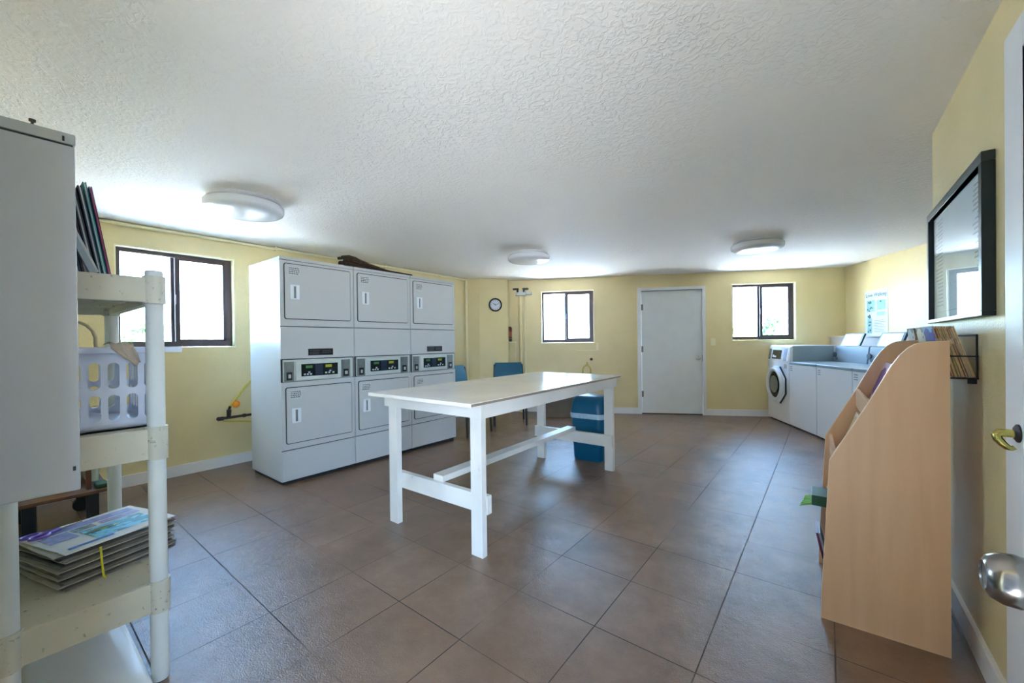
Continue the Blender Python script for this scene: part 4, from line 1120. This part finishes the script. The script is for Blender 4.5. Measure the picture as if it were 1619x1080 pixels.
# ---------------------------------------------------------------- outdoors
g_ = MB()
g_.prism([(-60, -40), (40, -40), (40, 70), (-60, 70)], -.6, -.5, 'Z')
struct(g_.build('ground', M['ground'], None, False), 'pale ground outside', 'ground')
struct(MB().box(-4.5, 1.5, -3.2, YN - .16, 2.5, 2.65).build('added_porch_roof', M['added_porch'], None, False), 'porch roof outside the entrance', 'added_porch')  # unseen roof, added to keep sky light off the doorway
struct(MB().box(-4.5, 1.2, -3.2, -3.05, -.3, 2.5).build('added_porch_wall', M['added_porch'], None, False), 'porch wall facing the entrance', 'added_porch')  # unseen wall, added to weaken the light through the entrance
# unseen slab added outside the entrance, bounces sunlight up to the ceiling
struct(MB().box(-4.5, 4.5, -4.5, YN - .16, -.3, -.02).build('added_porch', M['added_porch'], None, False), 'pale porch slab outside the entrance', 'added_porch')
def tree(name, loc, h, rad, m, label, seed, cat='tree'):
    rr = random.Random(seed)
    t = thing(name, label, cat, loc, 0, 'trees and bushes outside the windows')
    MB().cyl((0, 0, 0), (0, 0, h * .6), .12, 8, .06).build('trunk', M['bark'], t)
    mb = MB()
    for i in range(420):
        a, u, r_ = rr.uniform(0, 2 * PI), rr.random(), rr.random() ** .5
        z = h * (.25 + .75 * u); rad_ = rad * math.sin(PI * min(1, .18 + .8 * u)) ** .8 * r_
        c_ = Vector((math.cos(a) * rad_, math.sin(a) * rad_, z)); s_ = rr.uniform(.1, .24)
        n = Vector((rr.uniform(-1, 1), rr.uniform(-1, 1), rr.uniform(-.3, 1))).normalized(); t1 = n.orthogonal().normalized(); t2 = n.cross(t1)
        pts = [c_ + t1 * s_, c_ + t2 * s_ * .5, c_ - t1 * s_, c_ - t2 * s_ * .5]
        vs = [mb.bm.verts.new(p_) for p_ in pts]; top_ = mb.bm.verts.new(c_ + n * s_ * .25)
        for k in range(4): mb.bm.faces.new((vs[k], vs[(k + 1) % 4], top_))
        mb.bm.faces.new(vs)
    mb.build('foliage', m, t, False)
    return t
tree('tree', (-4.1, 21.0, -.5), 3.0, 1.0, M['leafyellow'], 'pale yellow green tree behind the left pane of the right far window', 1)
tree('tree', (-3.0, 24.0, -.5), 2.9, .9, M['leafyellow'], 'yellow tree next to the middle bar of the right far window', 2)
tree('tree', (-2.05, 22.5, -.5), 2.7, .7, M['leafdark'], 'deep green tree just right of the middle bar of the right far window', 3)
tree('tree', (-.65, 21.5, -.5), 3.5, .75, M['leaf'], 'tallest green tree at the right side of the right far window', 4)
tree('bush', (-1.25, 19.0, -.5), 2.3, .55, M['leaf'], 'low green bush between two trees in the right far window', 5, 'bush')
tree('bush', (-16.0, 2.7, -.5), 2.35, .8, M['leafdark'], 'green bush low in the left window', 6, 'bush')
def house(loc, rz, w, d, h, label):
    t = thing('house', label, 'house', loc, rz, 'houses outside the windows')
    MB().box(-w / 2, w / 2, -d / 2, d / 2, 0, h).build('wall', M['housewall'], t, False)
    MB().prism([(-w / 2 - .4, h), (0, h + d * .22), (w / 2 + .4, h)], -d / 2 - .4, d / 2 + .4, 'Y').build('roof', M['houseroof'], t, False)
    for x in (-w * .25, w * .25):
        MB().box(x - .5, x + .5, -d / 2 - .03, -d / 2, h * .45, h * .8).build('window', M['chart2'], t, False)
    return t
house((-28, 7.6, -.5), R(90), 6, 6, 2.7, 'pale house seen through the left window')
house((-15.5, 25, -.5), R(30), 7, 5, 1.9, 'pale house with grey roof behind the far window by the clock')
fn_ = MB()
for i in range(4): fn_.box(-14.03, -13.97, 2.9 + i * .35, 2.94 + i * .35, -.5, 1.55)
fn_.box(-14.02, -13.98, 2.9, 4.0, 1.46, 1.52)
tag(fn_.build('fence', M['houseroof'], None, False), 'short grey railing outside the left window', 'fence')

# ---------------------------------------------------------------- world, light, camera
w = bpy.data.worlds.new('sky'); SC.world = w; w.use_nodes = True
nt = w.node_tree; N, L = nt.nodes, nt.links
bg = N['Background']
tc = N.new('ShaderNodeTexCoord'); sp = N.new('ShaderNodeSeparateXYZ'); L.new(tc.outputs['Generated'], sp.inputs[0])
rp = N.new('ShaderNodeValToRGB'); e = rp.color_ramp.elements
e[0].position = 0.0; e[0].color = (.5, .74, 1.0, 1); e[1].position = .6; e[1].color = (.27, .53, 1.0, 1)
L.new(sp.outputs[2], rp.inputs['Fac']); L.new(rp.outputs['Color'], bg.inputs['Color'])
bg.inputs['Strength'].default_value = 9.0

sl = bpy.data.lights.new('sun', 'SUN'); sl.energy = 75; sl.angle = R(.6); sl.color = (1.0, .95, .86)
so = bpy.data.objects.new('sun', sl); COL.objects.link(so)
so.rotation_euler = Vector((-.56, -.12, -.82)).to_track_quat('-Z', 'Y').to_euler()
def portal(name, loc, rot, sx, sy):
    l = bpy.data.lights.new(name, 'AREA'); l.shape = 'RECTANGLE'; l.size = sx; l.size_y = sy
    l.cycles.is_portal = True
    o = bpy.data.objects.new(name, l); COL.objects.link(o); o.location = loc; o.rotation_euler = rot
    return o
zc_ = (W1[2] + W1[3]) / 2
portal('window_daylight', (XL - .19, (W1[0] + W1[1]) / 2, zc_), (R(90), 0, R(-90)), .95, .95)
for W_ in (WL, WR):
    q = FW((W_[0] + W_[1]) / 2, -.19)
    portal('window_daylight', (q.x, q.y, (W_[2] + W_[3]) / 2), (R(90), 0, FA + PI), .95, .95)
portal('entrance_daylight', (-.18, YN - .14, 1.03), (R(90), 0, 0), .98, 2.08)

f_, yaw, pit, roll, cy, Hc = 635.1867, .6642, -.0059, -.0119, 544.5954, 1.2252
fwv = Vector((-math.sin(yaw) * math.cos(pit), math.cos(yaw) * math.cos(pit), math.sin(pit)))
r0 = Vector((math.cos(yaw), math.sin(yaw), 0)); u0 = r0.cross(fwv)
rv = r0 * math.cos(roll) + u0 * math.sin(roll); uv = -r0 * math.sin(roll) + u0 * math.cos(roll)
cam = bpy.data.cameras.new('camera'); co = bpy.data.objects.new('camera', cam); COL.objects.link(co)
cam.sensor_fit = 'HORIZONTAL'; cam.sensor_width = 36; cam.lens = 36 * f_ / 1619
cam.shift_y = (cy - 540) / 1619; cam.clip_start = .02; cam.clip_end = 300
mw = Matrix((rv, uv, -fwv)).transposed().to_4x4(); mw.translation = Vector((0, 0, Hc))
co.matrix_world = mw
SC.camera = co

vs = SC.view_settings
vs.view_transform = 'Standard'; vs.look = 'None'; vs.gamma = 1; vs.use_curve_mapping = False
vs.exposure = 2.08
try:
    SC.cycles.use_denoising = True
    SC.cycles.max_bounces = 12; SC.cycles.diffuse_bounces = 8; SC.cycles.glossy_bounces = 4; SC.cycles.transparent_max_bounces = 12
    SC.cycles.sample_clamp_indirect = 8
except Exception: pass
